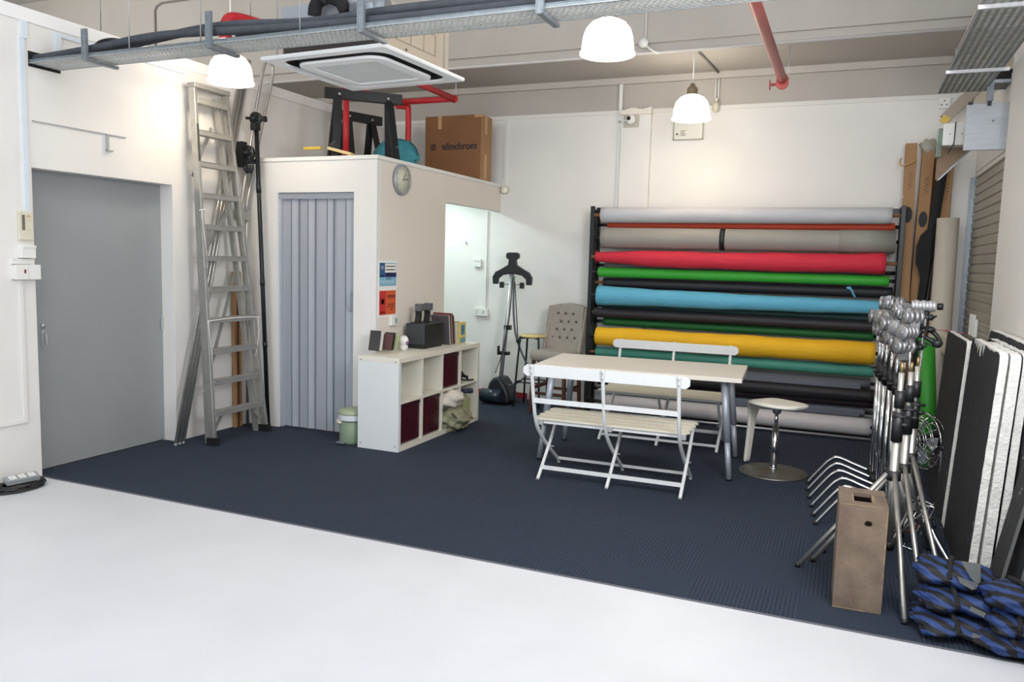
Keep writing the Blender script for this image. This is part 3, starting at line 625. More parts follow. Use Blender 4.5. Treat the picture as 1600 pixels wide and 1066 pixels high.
mm = MB().prism([(-1.73, 2.918), (-1.715, 2.932), (-1.70, 2.918), (-1.715, 2.904)], YB-.033, YB-.03)
mm.box(-1.695, -1.692, YB-.032, YB-.03, 2.895, 2.915)
for k, (w_, z_) in enumerate(((.05, 2.945), (.035, 2.93), (.055, 2.915), (.05, 2.90))): mm.box(-1.68, -1.68+w_, YB-.032, YB-.03, z_, z_+.006)
build('printed_notice', mm, mat('grey_print', (96, 98, 92), .7), t)
def socket_plate(name, label, x0, x1, z0, z1, yf, holes, cat='socket', axis='Y', switch=False):
    t = thing(name, label, cat, ((x0+x1)/2, yf, z0) if axis == 'Y' else (yf, (x0+x1)/2, z0))
    def B(a0, a1, d0, d1, c0, c1):
        return (a0, a1, yf-d1, yf-d0, c0, c1) if axis == 'Y' else (yf+d0, yf+d1, a0, a1, c0, c1)
    build('back_box', MB().box(*B(x0, x1, 0, .03, z0, z1)), PLAST, t, bevel=.003)
    build('face_plate', MB().box(*B(x0-.002, x1+.002, .03, .038, z0-.002, z1+.002)), PLAST, t, bevel=.002)
    mm = MB()
    for hx, hz in holes: mm.box(*B(hx-.005, hx+.005, .038, .0395, hz-.006, hz+.006))
    build('rocker' if switch else 'pin_holes', mm, INK if not switch else mat('switch_red', (110, 30, 32), .5), t)
    return t
socket_plate('wall_socket', 'white three-pin socket high in the right back corner', .65, .74, 3.06, 3.15, YB, [(.695, 3.125), (.675, 3.09), (.715, 3.09)])
socket_plate('light_switch', 'white switch on the bright wall seen through the cubicle opening', -4.0, -3.91, 1.50, 1.59, YB, [(-3.975, 1.565), (-3.935, 1.56)], 'switch')
socket_plate('wall_socket', 'white double socket low on the wall beyond the shelf unit', -3.98, -3.81, .935, 1.02, YB, [(-3.94, .99), (-3.945, .965), (-3.86, .985), (-3.865, .965)])
tag(build('wall_trunking', MB().box(-3.87, -3.84, YB-.02, YB, 1.02, 2.13).box(-3.835, -3.825, YB-.01, YB, 1.02, 2.13), PLAST), 'slim white trunking rising from the low double socket', 'trunking')
tag(build('wall_hook', MB().tube([(-4.11, YB-.002, 1.77), (-4.11, YB-.03, 1.765), (-4.11, YB-.035, 1.785)], .004, 8).box(-4.12, -4.10, YB-.004, YB, 1.755, 1.785), SATIN), 'tiny metal hook on the bright wall inside the opening', 'hook')
t = thing('alarm_bell', 'small round cream sounder at the end of the cubicle top', 'alarm', (-3.66, 8.2, 2.36))
build('sounder_base', MB().lathe([(0,0),(.05,0),(.05,-.02),(0,-.02)], (-3.635, YB, 2.375), 'Y', 24), IVORY, t)
build('sounder_cover', MB().lathe([(.042,-.02),(.044,-.035),(.03,-.046),(0,-.05)], (-3.635, YB, 2.375), 'Y', 24), CREAMY, t)

# cubicle side wall fittings (face X = -3.69)
XS = -3.69
t = thing('wall_clock', 'round silver-rimmed wall clock on the cubicle side wall', 'clock', (XS, 6.095, 2.13))
CM = (XS, 6.095, 2.265)
build('clock_case', MB().lathe([(0,0),(.135,0),(.135,.03),(.128,.038),(.118,.036),(.116,.028),(0,.028)], CM, 'X', 40), mat('silver_rim', (168, 170, 178), .35, .5), t)
build('clock_face', MB().lathe([(0,.0282),(.116,.0282),(.116,.030),(0,.030)], CM, 'X', 40), mat('clock_face_cream', (206, 206, 186), .4), t)
mm = MB()
for k in range(12):
    a = k*PI/6; mm.bar((XS+.031, CM[1]+.095*math.sin(a), CM[2]+.095*math.cos(a)), (XS+.031, CM[1]+.108*math.sin(a), CM[2]+.108*math.cos(a)), .004, .001, (1,0,0))
build('hour_marks', mm, INK, t)
for a, l, n_ in ((math.radians(30), .062, 'hour_hand'), (math.radians(82), .085, 'minute_hand')):
    build(n_, MB().bar((XS+.032, CM[1]-.012*math.sin(a), CM[2]-.012*math.cos(a)), (XS+.032, CM[1]+l*math.sin(a), CM[2]+l*math.cos(a)), .005, .0015, (1,0,0)), INK, t)
def sign(label, name, y0, y1, z0, z1, pieces, base):
    t = thing(name, label, 'sign', (XS, (y0+y1)/2, z0)); e = 0
    build('backing', MB().box(XS, XS+.003, y0-.015, y1+.015, z0-.02, z1+.02), PAPER, t)
    build('sheet', MB().box(XS+.003, XS+.005, y0, y1, z0, z1), base, t)
    for nm, m_, rects in pieces:
        mm = MB()
        for a, b, c_, d_ in rects: mm.box(XS+.005, XS+.0058, y0+(y1-y0)*a, y0+(y1-y0)*b, z0+(z1-z0)*c_, z0+(z1-z0)*d_)
        build(nm, mm, m_, t)
    return t
BL = mat('sign_blue', (40, 86, 132), .5); SK = mat('sign_sky_blue', (128, 180, 206), .5); NV = mat('sign_indigo', (44, 52, 108), .5)
t = sign('blue and white notice on the cubicle side wall, upper of the two', 'wifi_notice', 5.765, 6.035, 1.335, 1.535,
     [('white_block', PAPER, [(.31, .97, .58, .96)]), ('indigo_block', NV, [(.31, 1, .38, .58)]), ('blue_block', BL, [(0, .31, .38, 1)]),
      ('print_lines', INK, [(.36, .92, .83, .87), (.36, .90, .68, .72), (.4, .7, .30, .33)]), ('white_lines', PAPER, [(.38, .92, .51, .54), (.38, .9, .43, .46), (.03, .9, .20, .215), (.03, .9, .12, .135), (.04, .25, .42, .46)])], SK)
mm = MB()
for k in (1, 2, 3):
    arc = [(XS+.006, 5.806+.011*k*math.sin(a), 1.475+.011*k*math.cos(a)) for a in [(-50+10*i)*PI/180 for i in range(11)]]; mm.tube(arc, .0018, 5)
mm.ball((XS+.006, 5.806, 1.476), .002, .003, .003, 8, 6); build('wireless_symbol', mm, PAPER, t)
OR = mat('sign_orange', (206, 92, 48), .5); RE = mat('sign_red', (196, 48, 44), .5); MAR = mat('sign_dark_red_print', (120, 34, 26), .6)
sign('orange and red notice on the cubicle side wall, below the blue one', 'toilet_notice', 5.765, 6.03, 1.085, 1.295,
     [('red_block', RE, [(0, .38, 0, 1)]), ('print_lines', MAR, [(.48, .95, .74, .80), (.48, .93, .68, .71), (.50, .95, .40, .44), (.50, .92, .30, .34), (.66, .82, .18, .22), (.06, .32, .70, .71), (.06, .08, .4, .7), (.30, .32, .4, .7), (.12, .26, .45, .65), (.06, .34, .08, .12)])], OR)
t = thing('light_switch', 'small white switch below the orange notice', 'switch', (XS, 5.97, 1.0))
build('back_box', MB().box(XS, XS+.03, 5.93, 6.02, .985, 1.07), PLAST, t, bevel=.003)
build('rocker', MB().box(XS+.03, XS+.037, 5.985, 6.0, 1.005, 1.05), mat('switch_teal', (96, 150, 146), .4), t)

# ================================================================== LEFT WALL FITTINGS (face X = -5.08)
t = thing('thermostat', 'cream air conditioner controller on the wall left of the grey door', 'controller', (XL, 3.595, 1.64))
build('case', MB().box(XL, XL+.022, 3.55, 3.645, 1.635, 1.825), IVORY, t, bevel=.004)
part(build('display', MB().box(XL+.022, XL+.0235, 3.57, 3.59, 1.70, 1.80), mat('lcd_grey', (112, 108, 92), .3), t), 'dark narrow display')
build('buttons', MB().box(XL+.022, XL+.025, 3.605, 3.63, 1.785, 1.80).box(XL+.022, XL+.025, 3.61, 3.62, 1.70, 1.71).box(XL+.022, XL+.024, 3.605, 3.635, 1.765, 1.768), mat('button_tan', (206, 180, 140), .5), t)
t = thing('telephone_point', 'white box fitted under the cream controller', 'socket', (XL, 3.60, 1.53))
build('box_body', MB().box(XL, XL+.045, 3.545, 3.645, 1.515, 1.60), PLAST, t, bevel=.003)
build('lid_lip', MB().box(XL+.045, XL+.05, 3.56, 3.645, 1.585, 1.60), PLAST, t)
t = thing('wall_socket', 'white switched socket beside the lower left of the door opening top', 'socket', (XL, 3.56, 1.38))
t['label'] = 'white twin socket box below the cream controller overlapping the door edge'
build('trunking_stub', MB().box(XL, XL+.02, 3.495, 3.64, 1.475, 1.51), PLAST, t)
build('back_box', MB().box(XL, XL+.04, 3.50, 3.67, 1.375, 1.47), PLAST, t, bevel=.003)
build('face_plate', MB().box(XL+.04, XL+.048, 3.498, 3.585, 1.373, 1.472).box(XL+.04, XL+.048, 3.588, 3.672, 1.373, 1.472), PLAST, t, bevel=.002)
part(build('indicator', MB().box(XL+.048, XL+.05, 3.555, 3.568, 1.415, 1.44), mat('indicator_red', (120, 40, 40), .4), t), 'small dark red indicator')
tag(build('wall_trunking', MB().box(XL, XL+.018, 3.605, 3.635, 1.82, 2.95).box(XL, XL+.022, 3.62, 3.655, 2.95, 3.06), mat('pale_blue_white', (214, 222, 230), .5)), 'white vertical trunking from the controller up to the cable tray', 'trunking')
tag(build('wall_batten', MB().box(XL, XL+.02, 3.86, 3.90, 2.84, 3.05).box(XL, XL+.02, 3.90, 5.0, 3.02, 3.05), mat('pale_blue_white', (214,222,230))), 'white L-shaped batten on the wall above the cable tray', 'batten')
tag(build('wall_moulding', MB().box(XL, XL+.014, 1.2, 3.57, .40, .43).box(XL, XL+.014, 3.54, 3.57, .43, 1.37), WHITE, bevel=.003), 'white raised moulding frame low on the left wall', 'moulding')
tag(build('wall_bracket', MB().box(XL, XL+.012, 3.68, 4.42, 2.424, 2.431).box(XL, XL+.02, 4.245, 4.262, 2.31, 2.425).box(XL, XL+.03, 4.245, 4.29, 2.305, 2.315), mat('grey_bracket', (172, 172, 172), .5)), 'thin grey rail with a small hook above the grey door', 'rail')

# power strip and cable on the white floor
t = thing('extension_socket', 'grey multi-way extension socket lying on a coiled cable by the left wall', 'extension socket', (-4.97, 3.45, .0), 0)
rot = Matrix.Translation((-4.955, 3.43, .060)) @ Matrix.Rotation(math.radians(78), 4, 'Z') @ Matrix.Rotation(math.radians(16), 4, 'X') @ Matrix.Scale(.78, 4)
mm = MB().box(-.13, .13, -.045, .045, -.02, .025, rot); build('case', mm, mat('grey_socket_case', (150, 154, 156), .5), t, bevel=.004)
for sx in (-.075, .0, .075):
    o = build('outlet_plate', MB().box(sx-.026, sx+.026, -.028, .028, .025, .029, rot), PLAST, t, bevel=.001)
    for hx, hy in ((-.01, -.008), (.01, -.008), (0, .01)):
        build('pin_hole', MB().box(sx+hx-.003, sx+hx+.003, hy-.004, hy+.004, .029, .0295, rot), INK, o)
pts = []
for k in range(150):
    a = k*.33+.0; rr = .105+.016*math.sin(k*.7)+.012*math.sin(k*.13); pts.append((-4.93+rr*.82*math.cos(a), 3.40+rr*1.35*math.sin(a), .014+.012*(1+math.sin(k*.21))))
pts += [(-5.0, 3.30, .05), (-5.04, 3.22, .12), (-5.06, 3.16, .22)]
tag(build('coiled_cable', MB().tube(pts, .0065, 7), BLACK), 'black coiled cable on the white floor by the left wall', 'cable')

# ================================================================== ON TOP OF THE CUBICLE
ZR = 2.436
def trestle(label, cx, cy_, L, ang, h, tiltk):
    t = thing('trestle', label, 'trestle', (cx, cy_, ZR), math.radians(ang), 'black trestles on the cubicle roof')
    build('top_beam', MB().box(-L/2, L/2, -.03, .03, h-.09, h), BLACKM, t, world=False, bevel=.004)
    for s in (-1, 1):
        for q in (-1, 1):
            build('leg', MB().bar((s*(L/2-.12), q*.02, h-.07), (s*(L/2-.12+.04), q*.15, .004), .07, .03, (0,1,0) if False else (0,0,1)), BLACKM, t, world=False, bevel=.003)
        build('spreader', MB().bar((s*(L/2-.07), -.13, .14), (s*(L/2-.07), .13, .14), .02, .03), BLACKM, t, world=False)
        build('bolt', MB().lathe([(0,-.006),(.012,-.004),(.012,0)], (s*(L/2-.13), -.032, h-.05), 'Y', 10), SATIN, t, world=False)
    return t
trestle('larger black trestle with white bolts standing at the front of the cubicle roof', -4.13, 6.17, .70, 45, .63, 0)
trestle('smaller black trestle standing behind the red pipe on the cubicle roof', -4.70, 6.95, .54, 70, .60, 0)
tag(build('yellow_bar', MB().box(-4.54, -4.36, 5.84, 5.87, ZR+.08, ZR+.105), YELP), 'short yellow bar at the left front edge of the cubicle roof', 'bar')
tag(build('wooden_offcut', MB().bar((-4.27, 5.86, ZR+.085), (-4.05, 5.90, ZR+.03), .10, .025), OAK), 'tilted yellowish wooden offcut at the cubicle roof edge', 'board')
t = thing('rolled_reflector', 'round teal nylon bundle on the cubicle roof behind the trestle', 'bundle', (-4.12, 6.95, ZR))
build('nylon_bundle', MB().ball((-4.20, 6.85, ZR+.152), .25, .14, .155, 28, 16, lambda d: 1+.05*math.sin(d.x*23+d.z*9)+.03*math.sin(d.z*31)), TEAL, t)
build('tie', MB().tube([(-4.20+.252*math.cos(a), 6.835, ZR+.158+.150*math.sin(a)) for a in [k*PI/12 for k in range(25)]], .006, 6), mat('dark_teal_tie', (30, 84, 96), .7), t)
t = thing('carton', 'large brown cardboard carton on the cubicle roof with a black logo and word', 'box', (-4.05, 7.93, ZR))
build('carton_body', MB().box(-4.40, -3.72, 7.78, 8.06, ZR, 3.13), CARDD, t, bevel=.004)
part(build('carton_side', MB().box(-3.72, -3.717, 7.785, 8.055, ZR+.004, 3.126), CARD, t), 'lighter side face')
for q in ((-4.24, -4.195, 7.777, 7.78, 2.99, 3.131), (-3.717, -3.715, 7.87, 7.93, 2.93, 3.128), (-3.717, -3.715, 7.87, 7.93, ZR+.02, 2.72), (-3.80, -3.70, 7.776, 7.78, 3.10, 3.128)): build('tape', MB().box(*q), TAPE, t)
put_text('printed_word', 'elinchrom', .105, INK, t, (-3.975, 7.7785, 2.80), ((1,0,0), (0,0,1)), .0025)
mm = MB()
for i in range(3):
    for j in range(3): mm.box(-4.325+i*.021, -4.310+i*.021, 7.777, 7.779, 2.765+j*.024, 2.783+j*.024)
build('printed_logo', mm, INK, t)

# ================================================================== SHELF UNIT AND WHAT IS ON IT
K0, K1, KX0, KX1, KZ = 5.42, 6.93, -3.665, -3.275, .775
t = thing('cube_shelf_unit', 'white eight-cube shelf unit standing against the cubicle side wall', 'shelf unit', (-3.47, 6.17, 0)); tc_ = .04
build('end_panel', MB().box(KX0, KX1, K0, K0+tc_, .006, KZ-tc_), KALE, t, bevel=.002); build('end_panel', MB().box(KX0, KX1, K1-tc_, K1, .006, KZ-tc_), KAL, t, bevel=.002)
build('top_panel', MB().box(KX0, KX1+.001, K0, K1, KZ-tc_, KZ), KAL, t, bevel=.002); build('bottom_panel', MB().box(KX0, KX1, K0+tc_, K1-tc_, .006, .05), KAL, t)
build('shelf_board', MB().box(KX0+.005, KX1-.003, K0+tc_, K1-tc_, .395, .415), KAL, t)
cw = (K1-K0-2*tc_)/4
for k in (1, 2, 3): 
    y = K0+tc_+cw*k
    for z0, z1 in ((.05, .395), (.415, KZ-tc_)): build('divider', MB().box(KX0+.005, KX1-.003, y-.01, y+.01, z0, z1), KAL, t)
mm = MB()
for x in (KX0+.03, KX1-.03):
    for z in (.05, KZ-.03): mm.lathe([(0,0),(.006,0),(.006,-.002),(0,-.002)], (x, K0, z), 'Y', 10)
build('screw_cap', mm, GALV, t)
def inset(k, row): y0 = K0+tc_+cw*k+.014; return y0, y0+cw-.028, (.055 if row == 0 else .42), (.388 if row == 0 else KZ-tc_-.008)
for k, row, lab in ((0, 0, 'burgundy storage box in the nearest bottom cube of the shelf'), (1, 0, 'burgundy storage box in the second bottom cube of the shelf'), (2, 1, 'burgundy storage box in the third top cube of the shelf')):
    y0, y1, z0, z1 = inset(k, row); b = thing('storage_box', lab, 'storage box', (-3.45, (y0+y1)/2, z0), 0, 'burgundy storage boxes in the shelf')
    m_ = MB().box(-3.63, -3.295, y0, y1, z0, z1-.0); build('box_body', m_, BURG, b, bevel=.01)
    build('front_rim', MB().box(-3.295, -3.291, y0+.005, y1-.005, z1-.03, z1-.006).box(-3.295, -3.291, (y0+y1)/2-.03, (y0+y1)/2+.03, (z0+z1)/2+.01, (z0+z1)/2+.03), mat('burgundy_rim', (56, 14, 26), .3), b)
y0, y1, z0, z1 = inset(2, 0)
def lump(d): return 1+.10*math.sin(d.x*7+d.z*5)+.07*math.sin(d.y*11+d.z*3)+.03*math.sin(d.x*19+d.y*13)
tag(build('folded_blanket', MB().ball((-3.34, (y0+y1)/2+.01, .305), .155, .172, .085, 32, 18, lump), mat('off_white_fleece', (214, 206, 194), .95, bump=.3)), 'rolled off-white blanket bulging out of the lower shelf', 'blanket')
t = thing('canvas_bag', 'crumpled khaki canvas bag spilling out of the lower shelf', 'bag', (-3.3, (y0+y1)/2, .03))
build('canvas', MB().ball((-3.30, (y0+y1)/2+.05, .125), .165, .19, .115, 40, 24, lambda d: 1+.12*math.sin(d.x*9+d.z*8)+.08*math.sin(d.y*17-d.z*6)+.05*math.sin(d.z*29+d.y*12)), mat('khaki_canvas', (156, 154, 126), .9, var=.35, vscale=7, bump=.8, bscale=12), t)
mm = MB()
for k in range(5):
    a = .14+.02*k; mm.tube(smooth([(-3.20+.01*k, y0+.03+.03*k, .20-.03*k), (-3.16, y0+.12+.02*k, .12-.012*k), (-3.19, y0+.22, .18-.02*k)]), .008, 6)
build('fold', mm, mat('dark_khaki', (84, 82, 66), .9), t)
y3, y4, z3, z4 = inset(3, 1)
t = thing('camera_strap_bundle', 'tangle of black straps and gear in the far top cube', 'straps', (-3.4, y3+.12, .415))
mm = MB().ball((-3.40, y3+.10, .475), .08, .09, .056, 20, 12, lump)
for k in range(6): mm.tube(smooth([(-3.38+.02*math.sin(k), y3+.04+.02*k, .43+.015*k), (-3.33, y3+.1+.015*k, .50-.008*k), (-3.30, y3+.18, .44+.006*k)]), .009, 6)
build('gear', mm, BLACKF, t); build('strap', MB().tube(smooth([(-3.36, y3+.12, .44), (-3.31, y3+.2, .427), (-3.29, y3+.28, .422)]), .008, 6), BLACK, t)
tag(build('rolled_umbrella', MB().tube([(-3.6, y3+.02, .30), (-3.30, y3+.10, .335), (-3.22, y3+.14, .34)], .022, 12).tube([(-3.27, y3+.12, .338), (-3.235, y3+.135, .339)], .026, 12), NAVY), 'navy rolled umbrella sticking out of the far bottom cube', 'umbrella')
tag(build('clear_folder', MB().box(-3.60, -3.30, y3+.12, y3+.25, .052, .26), mat('pale_olive', (176, 180, 132), .6), bevel=.01), 'pale olive folder block in the far bottom cube', 'folder')

# printer with two heads
t = thing('photo_viewer_device', 'dark grey box device with two black upright heads on the shelf unit', 'device', (-3.5, 6.3, KZ))
build('case', MB().box(-3.63, -3.44, 6.12, 6.46, KZ+.035, KZ+.225), mat('dark_grey_case', (58, 61, 66), .35), t, bevel=.006)
build('base', MB().box(-3.625, -3.445, 6.125, 6.455, KZ, KZ+.035), BLACK, t, bevel=.003)
part(build('front_panel', MB().box(-3.437, -3.435, 6.125, 6.455, KZ+.03, KZ+.22), BLACK, t), 'black side panel')
build('top_plate', MB().box(-3.60, -3.46, 6.15, 6.42, KZ+.225, KZ+.232), BLACK, t)
for y in (6.17, 6.33):
    mm = MB().bar((-3.54, y, KZ+.23), (-3.54, y+.02, KZ+.30), .05, .03).bar((-3.54, y+.02, KZ+.30), (-3.54, y+.012, KZ+.345), .05, .03)
    h = build('upright_arm', mm, BLACK, t); build('head', MB().box(-3.565, -3.50, y-.01, y+.05, KZ+.335, KZ+.40), mat('grey_head', (92, 94, 98), .4), h, bevel=.004)
build('cable', MB().tube(smooth([(-3.60, 6.13, KZ+.10), (-3.61, 6.07, KZ+.09), (-3.64, 6.04, KZ+.04)]), .008, 8), BLACK, t)
def book(name, label, x0, x1, y, z0, h, th, lean, m_, group, cover=None):
    t = thing(name, label, 'magazine', ((x0+x1)/2, y, z0), 0, group)
    R_ = Matrix.Translation((0, y, z0)) @ Matrix.Rotation(math.radians(lean), 4, 'X')
    build('pages', MB().box(x0, x1-.002, .001, th-.001, .001, h-.002, R_), PAPER, t); 
    build('cover', MB().box(x0, x1, 0, .0012, 0, h, R_).box(x0, x1, th-.0012, th, 0, h, R_).box(x1-.0015, x1, 0, th, 0, h, R_), m_, t)
    if cover:
        for nm, mt, (a, b, c_, d_) in cover: build(nm, MB().box(x0+(x1-x0)*a, x0+(x1-x0)*b, -.0006, 0, h*c_, h*d_, R_), mt, t)
    return t
def cm(n, rgb): return mat('cover_'+n, rgb, .4)
mg = [('dark grey magazine in the tall pile on the shelf, leftmost beside the device', (84, 78, 80), .28), ('white magazine next to the dark grey leftmost one in the tall pile', (214, 210, 208), .28), ('dark red topped magazine third in the tall pile', (120, 56, 58), .30), ('grey magazine fourth in the tall pile', (150, 148, 150), .28), ('brown magazine fifth in the tall pile', (106, 76, 66), .295), ('charcoal magazine with a portrait cover, last of the tall pile', (74, 62, 66), .275)]
for k, (lab, rgb, h) in enumerate(mg):
    book('magazine', lab, -3.60, -3.42, 6.56+k*.022, KZ+.001, h, .012, 7, cm('tall%d' % k, rgb), 'tall magazines beside the dark device')
mg = [('cream spined book, first of the short row with the yellow book', (224, 214, 190), .20), ('tan book, second of the short row with the yellow book', (186, 150, 96), .21), ('white book with a black top, third of the short row', (232, 230, 226), .20)]
for k, (lab, rgb, h) in enumerate(mg):
    book('book', lab, -3.57, -3.41, 6.73+k*.022, KZ+.001, h, .014, 5, cm('short%d' % k, rgb), 'short books at the far end of the shelf top')
t = thing('book', 'yellow book with a blue picture facing the room on the shelf top', 'book', (-3.42, 6.84, KZ))
build('cover', MB().box(-3.405, -3.392, 6.72, 6.85, KZ+.001, KZ+.205), cm('yellow', (222, 196, 96)), t, bevel=.001)
build('picture', MB().box(-3.392, -3.391, 6.745, 6.825, KZ+.08, KZ+.18), cm('bluepic', (92, 142, 176)), t)
build('picture_band', MB().box(-3.392, -3.391, 6.725, 6.845, KZ+.006, KZ+.055), cm('tealpic', (104, 150, 158)), t)
build('figure_shape', MB().prism([(6.775, KZ+.10), (6.79, KZ+.10), (6.793, KZ+.15), (6.783, KZ+.165), (6.773, KZ+.15)], -3.391, -3.3905, 'YZ'), cm('darkteal', (30, 74, 84)), t)
for k, (lab, rgb, x, y, h, ln) in enumerate([('black striped leaflet leaning at the near left end of the shelf top', (60, 56, 54), -3.66, 5.56, .17, -12), ('white leaflet behind the striped one', (226, 226, 220), -3.655, 5.60, .16, -12), ('dark brown leaflet leaning near the small white pot', (92, 62, 62), -3.60, 5.66, .14, -16), ('black and white leaflet next to the brown one', (54, 54, 52), -3.60, 5.69, .15, -16), ('pale green leaflet leaning towards the white pot', (176, 190, 146), -3.59, 5.74, .13, -20)]):
    book('leaflet', lab, x, x+.10, y, KZ+.03 if ln < 0 else KZ, h, .008, ln, cm('leaf%d' % k, rgb), 'leaflets at the near end of the shelf top')
t = thing('plant_pot', 'small white lidded pot with purple print on the shelf top', 'pot', (-3.53, 5.92, KZ))
build('pot', MB().lathe([(0,0),(.028,0),(.036,.03),(.036,.045),(0,.045)], (-3.53, 5.92, KZ+.001)), PLAST, t)
build('lid', MB().ball((-3.53, 5.92, KZ+.085), .042, .042, .05), PLAST, t)
part(build('print', MB().ball((-3.505, 5.915, KZ+.075), .022, .022, .022, 12, 8), mat('purple_print', (140, 104, 156), .5), t), 'purple flower print')

# pedal bin
t = thing('pedal_bin', 'small sage green pedal bin with a white liner beside the shelf unit', 'bin', (-3.80, 5.56, 0)); BC = (-3.80, 5.55, 0)
build('bin_body', MB().lathe([(0,.008),(.108,.008),(.112,.03),(.116,.25),(0,.25)], BC, n=36), SAGE, t)
build('liner', MB().lathe([(.124,.262),(.122,.24),(.127,.215),(.118,.20),(.1165,.255)], BC, n=36, cap=False), LINER, t)
build('lid', MB().lathe([(.126,.258),(.126,.268),(.115,.29),(.06,.303),(0,.306)], BC, n=36), mat('sage_lid', (158, 168, 138), .4), t)
build('pedal', MB().box(-3.87, -3.79, 5.40, 5.45, .02, .03).bar((-3.85, 5.45, .03), (-3.85, 5.46, .06), .012, .01), GALV, t)
build('liner_knot', MB().ball((-3.86, 5.445, .19), .022, .016, .014).tube(smooth([(-3.86, 5.44, .20), (-3.875, 5.43, .215), (-3.88, 5.435, .19)]), .005, 6), mat('cream_knot', (216, 210, 190), .6), t)

# ================================================================== STEAMER, STOOL, ARMCHAIR
t = thing('garment_steamer', 'black and silver upright garment steamer with a hanger head by the back wall', 'steamer', (-3.5, 8.0, 0))
bx, by = -3.49, 7.93
mm = MB().prism([(-3.62, .02), (-3.32, .02), (-3.33, .12), (-3.38, .22), (-3.44, .30), (-3.52, .30), (-3.57, .24), (-3.60, .14)], by-.13, by+.13)
build('water_tank', mm, mat('steamer_black', (36, 40, 46), .35), t, bevel=.03)
build('front_tank', MB().tube([(-3.64, by-.14, .10), (-3.40, by-.14, .10)], .075, 20), mat('smoky_tank', (40, 52, 64), .2), t)
for x in (-3.655, -3.355): build('wheel', MB().lathe([(0,-.015),(.06,-.015),(.066,0),(.06,.015),(0,.015)], (x, by-.06, .07), 'X', 24), BLACK, t)
build('pole', MB().tube([(-3.48, by, .28), (-3.395, 7.98, 1.50)], .024, 16), SATIN, t)
build('pole_clamp', MB().box(-3.46, -3.39, 7.93, 7.99, .82, .87).box(-3.52, -3.40, 7.92, 7.99, .54, .575).box(-3.52, -3.50, 7.90, 7.93, .54, .64), BLACK, t)
hz = 1.42
out = [(-.23,-.10),(-.235,-.02),(-.20,.035),(-.12,.075),(-.05,.115),(-.04,.17),(-.075,.19),(-.075,.235),(-.05,.25),(.05,.25),(.075,.235),(.075,.19),(.04,.17),(.05,.115),(.12,.075),(.20,.035),(.235,-.02),(.23,-.10),(.175,-.10),(.17,-.04),(.12,.0),(0,.02),(-.12,.0),(-.17,-.04),(-.175,-.10)]
o_ = [(-3.385+a*.98, hz+b) for a, b in out]
build('hanger_head', MB().prism(o_, 7.93, 7.99), BLACK, t, bevel=.008)
build('clip_bar', MB().tube([(-3.53, 7.96, 1.32), (-3.24, 7.96, 1.32)], .004, 6).box(-3.53, -3.49, 7.94, 7.98, 1.28, 1.345).box(-3.29, -3.25, 7.94, 7.98, 1.28, 1.345), BLACK, t)
build('hose', MB().tube(smooth([(-3.35, 7.92, 1.42), (-3.34, 7.90, 1.1), (-3.30, 7.88, .80), (-3.22, 7.87, .60), (-3.14, 7.88, .42), (-3.20, 7.9, .30), (-3.33, 7.9, .22), (-3.40, 7.9, .20)]), .012, 10), mat('hose_grey', (92, 96, 102), .6), t)
build('nozzle', MB().ball((-3.255, 7.87, .72), .03, .03, .03).tube([(-3.33, 7.90, 1.35), (-3.27, 7.88, .75)], .006, 8), BLACK, t)
build('power_cord', MB().tube(smooth([(-3.37, 7.93, 1.40), (-3.38, 7.90, 1.0), (-3.44, 7.88, .6), (-3.52, 7.86, .34)]), .005, 6), BLACK, t)
t = thing('round_stool', 'tall stool with pale round wooden seat and black metal legs', 'stool', (-3.10, 7.90, 0)); sc = (-3.10, 7.90)
build('seat', MB().lathe([(0,.765),(.14,.765),(.148,.772),(.148,.782),(.14,.79),(0,.79)], (sc[0], sc[1], 0), n=36), OAK, t)
for a in (45, 135, 225, 315):
    ca, sa = math.cos(math.radians(a)), math.sin(math.radians(a))
    build('leg', MB().tube(smooth([(sc[0], sc[1], .757), (sc[0]+.13*ca, sc[1]+.13*sa, .755), (sc[0]+.155*ca, sc[1]+.155*sa, .71), (sc[0]+.21*ca, sc[1]+.21*sa, .012)]), .011, 10), BLACKM, t)
mm = MB()
for a in (45, 135, 225, 315):
    p = [(sc[0]+.190*math.cos(math.radians(q)), sc[1]+.190*math.sin(math.radians(q)), .28) for q in (a, a+90)]; mm.tube(p, .007, 8)
build('stretcher', mm, BLACKM, t)
t = thing('tufted_armchair', 'beige-grey button-tufted upholstered chair with brown wooden legs', 'chair', (-2.765, 7.74, 0), math.radians(-4)); t.scale = (.86, .95, 1)
mm = MB(); R_ = 0
prof = []
n = 14
for i in range(n+1):
    for j in range(n+1):
        u, v = i/n, j/n; x = -.235+.47*u; z = .62+.52*v; y = .20+.10*v; cvx = .07*(2*abs(u-.5))**2.2
        z2 = z + (.03*math.cos((u-.5)*PI) - .03 if j == n else 0)
        tb = 0
        prof.append((x, y-cvx+.012*math.sin(u*PI*8)*math.sin(v*PI*7)*(1 if .1 < u < .9 and .15 < v < .95 else 0), z2))
prof2 = [(x, y+.07, z) for x, y, z in prof]; N_ = (n+1)
fs = [(i*N_+j, (i+1)*N_+j, (i+1)*N_+j+1, i*N_+j+1) for i in range(n) for j in range(n)]
mm.add(prof, fs, True); k0 = len(prof)
mm.add(prof2, [tuple(reversed(f)) for f in fs], True)
edge = [j for j in range(N_)] + [i*N_+n for i in range(1, N_)] + [n*N_+j for j in range(n-1, -1, -1)] + [i*N_ for i in range(n-1, 0, -1)]
mm.add(prof+prof2, [(edge[k], edge[k]+k0, edge[(k+1) % len(edge)]+k0, edge[(k+1) % len(edge)]) for k in range(len(edge))], False)
build('backrest', mm, GREYFAB, t, world=False)
mm = MB()
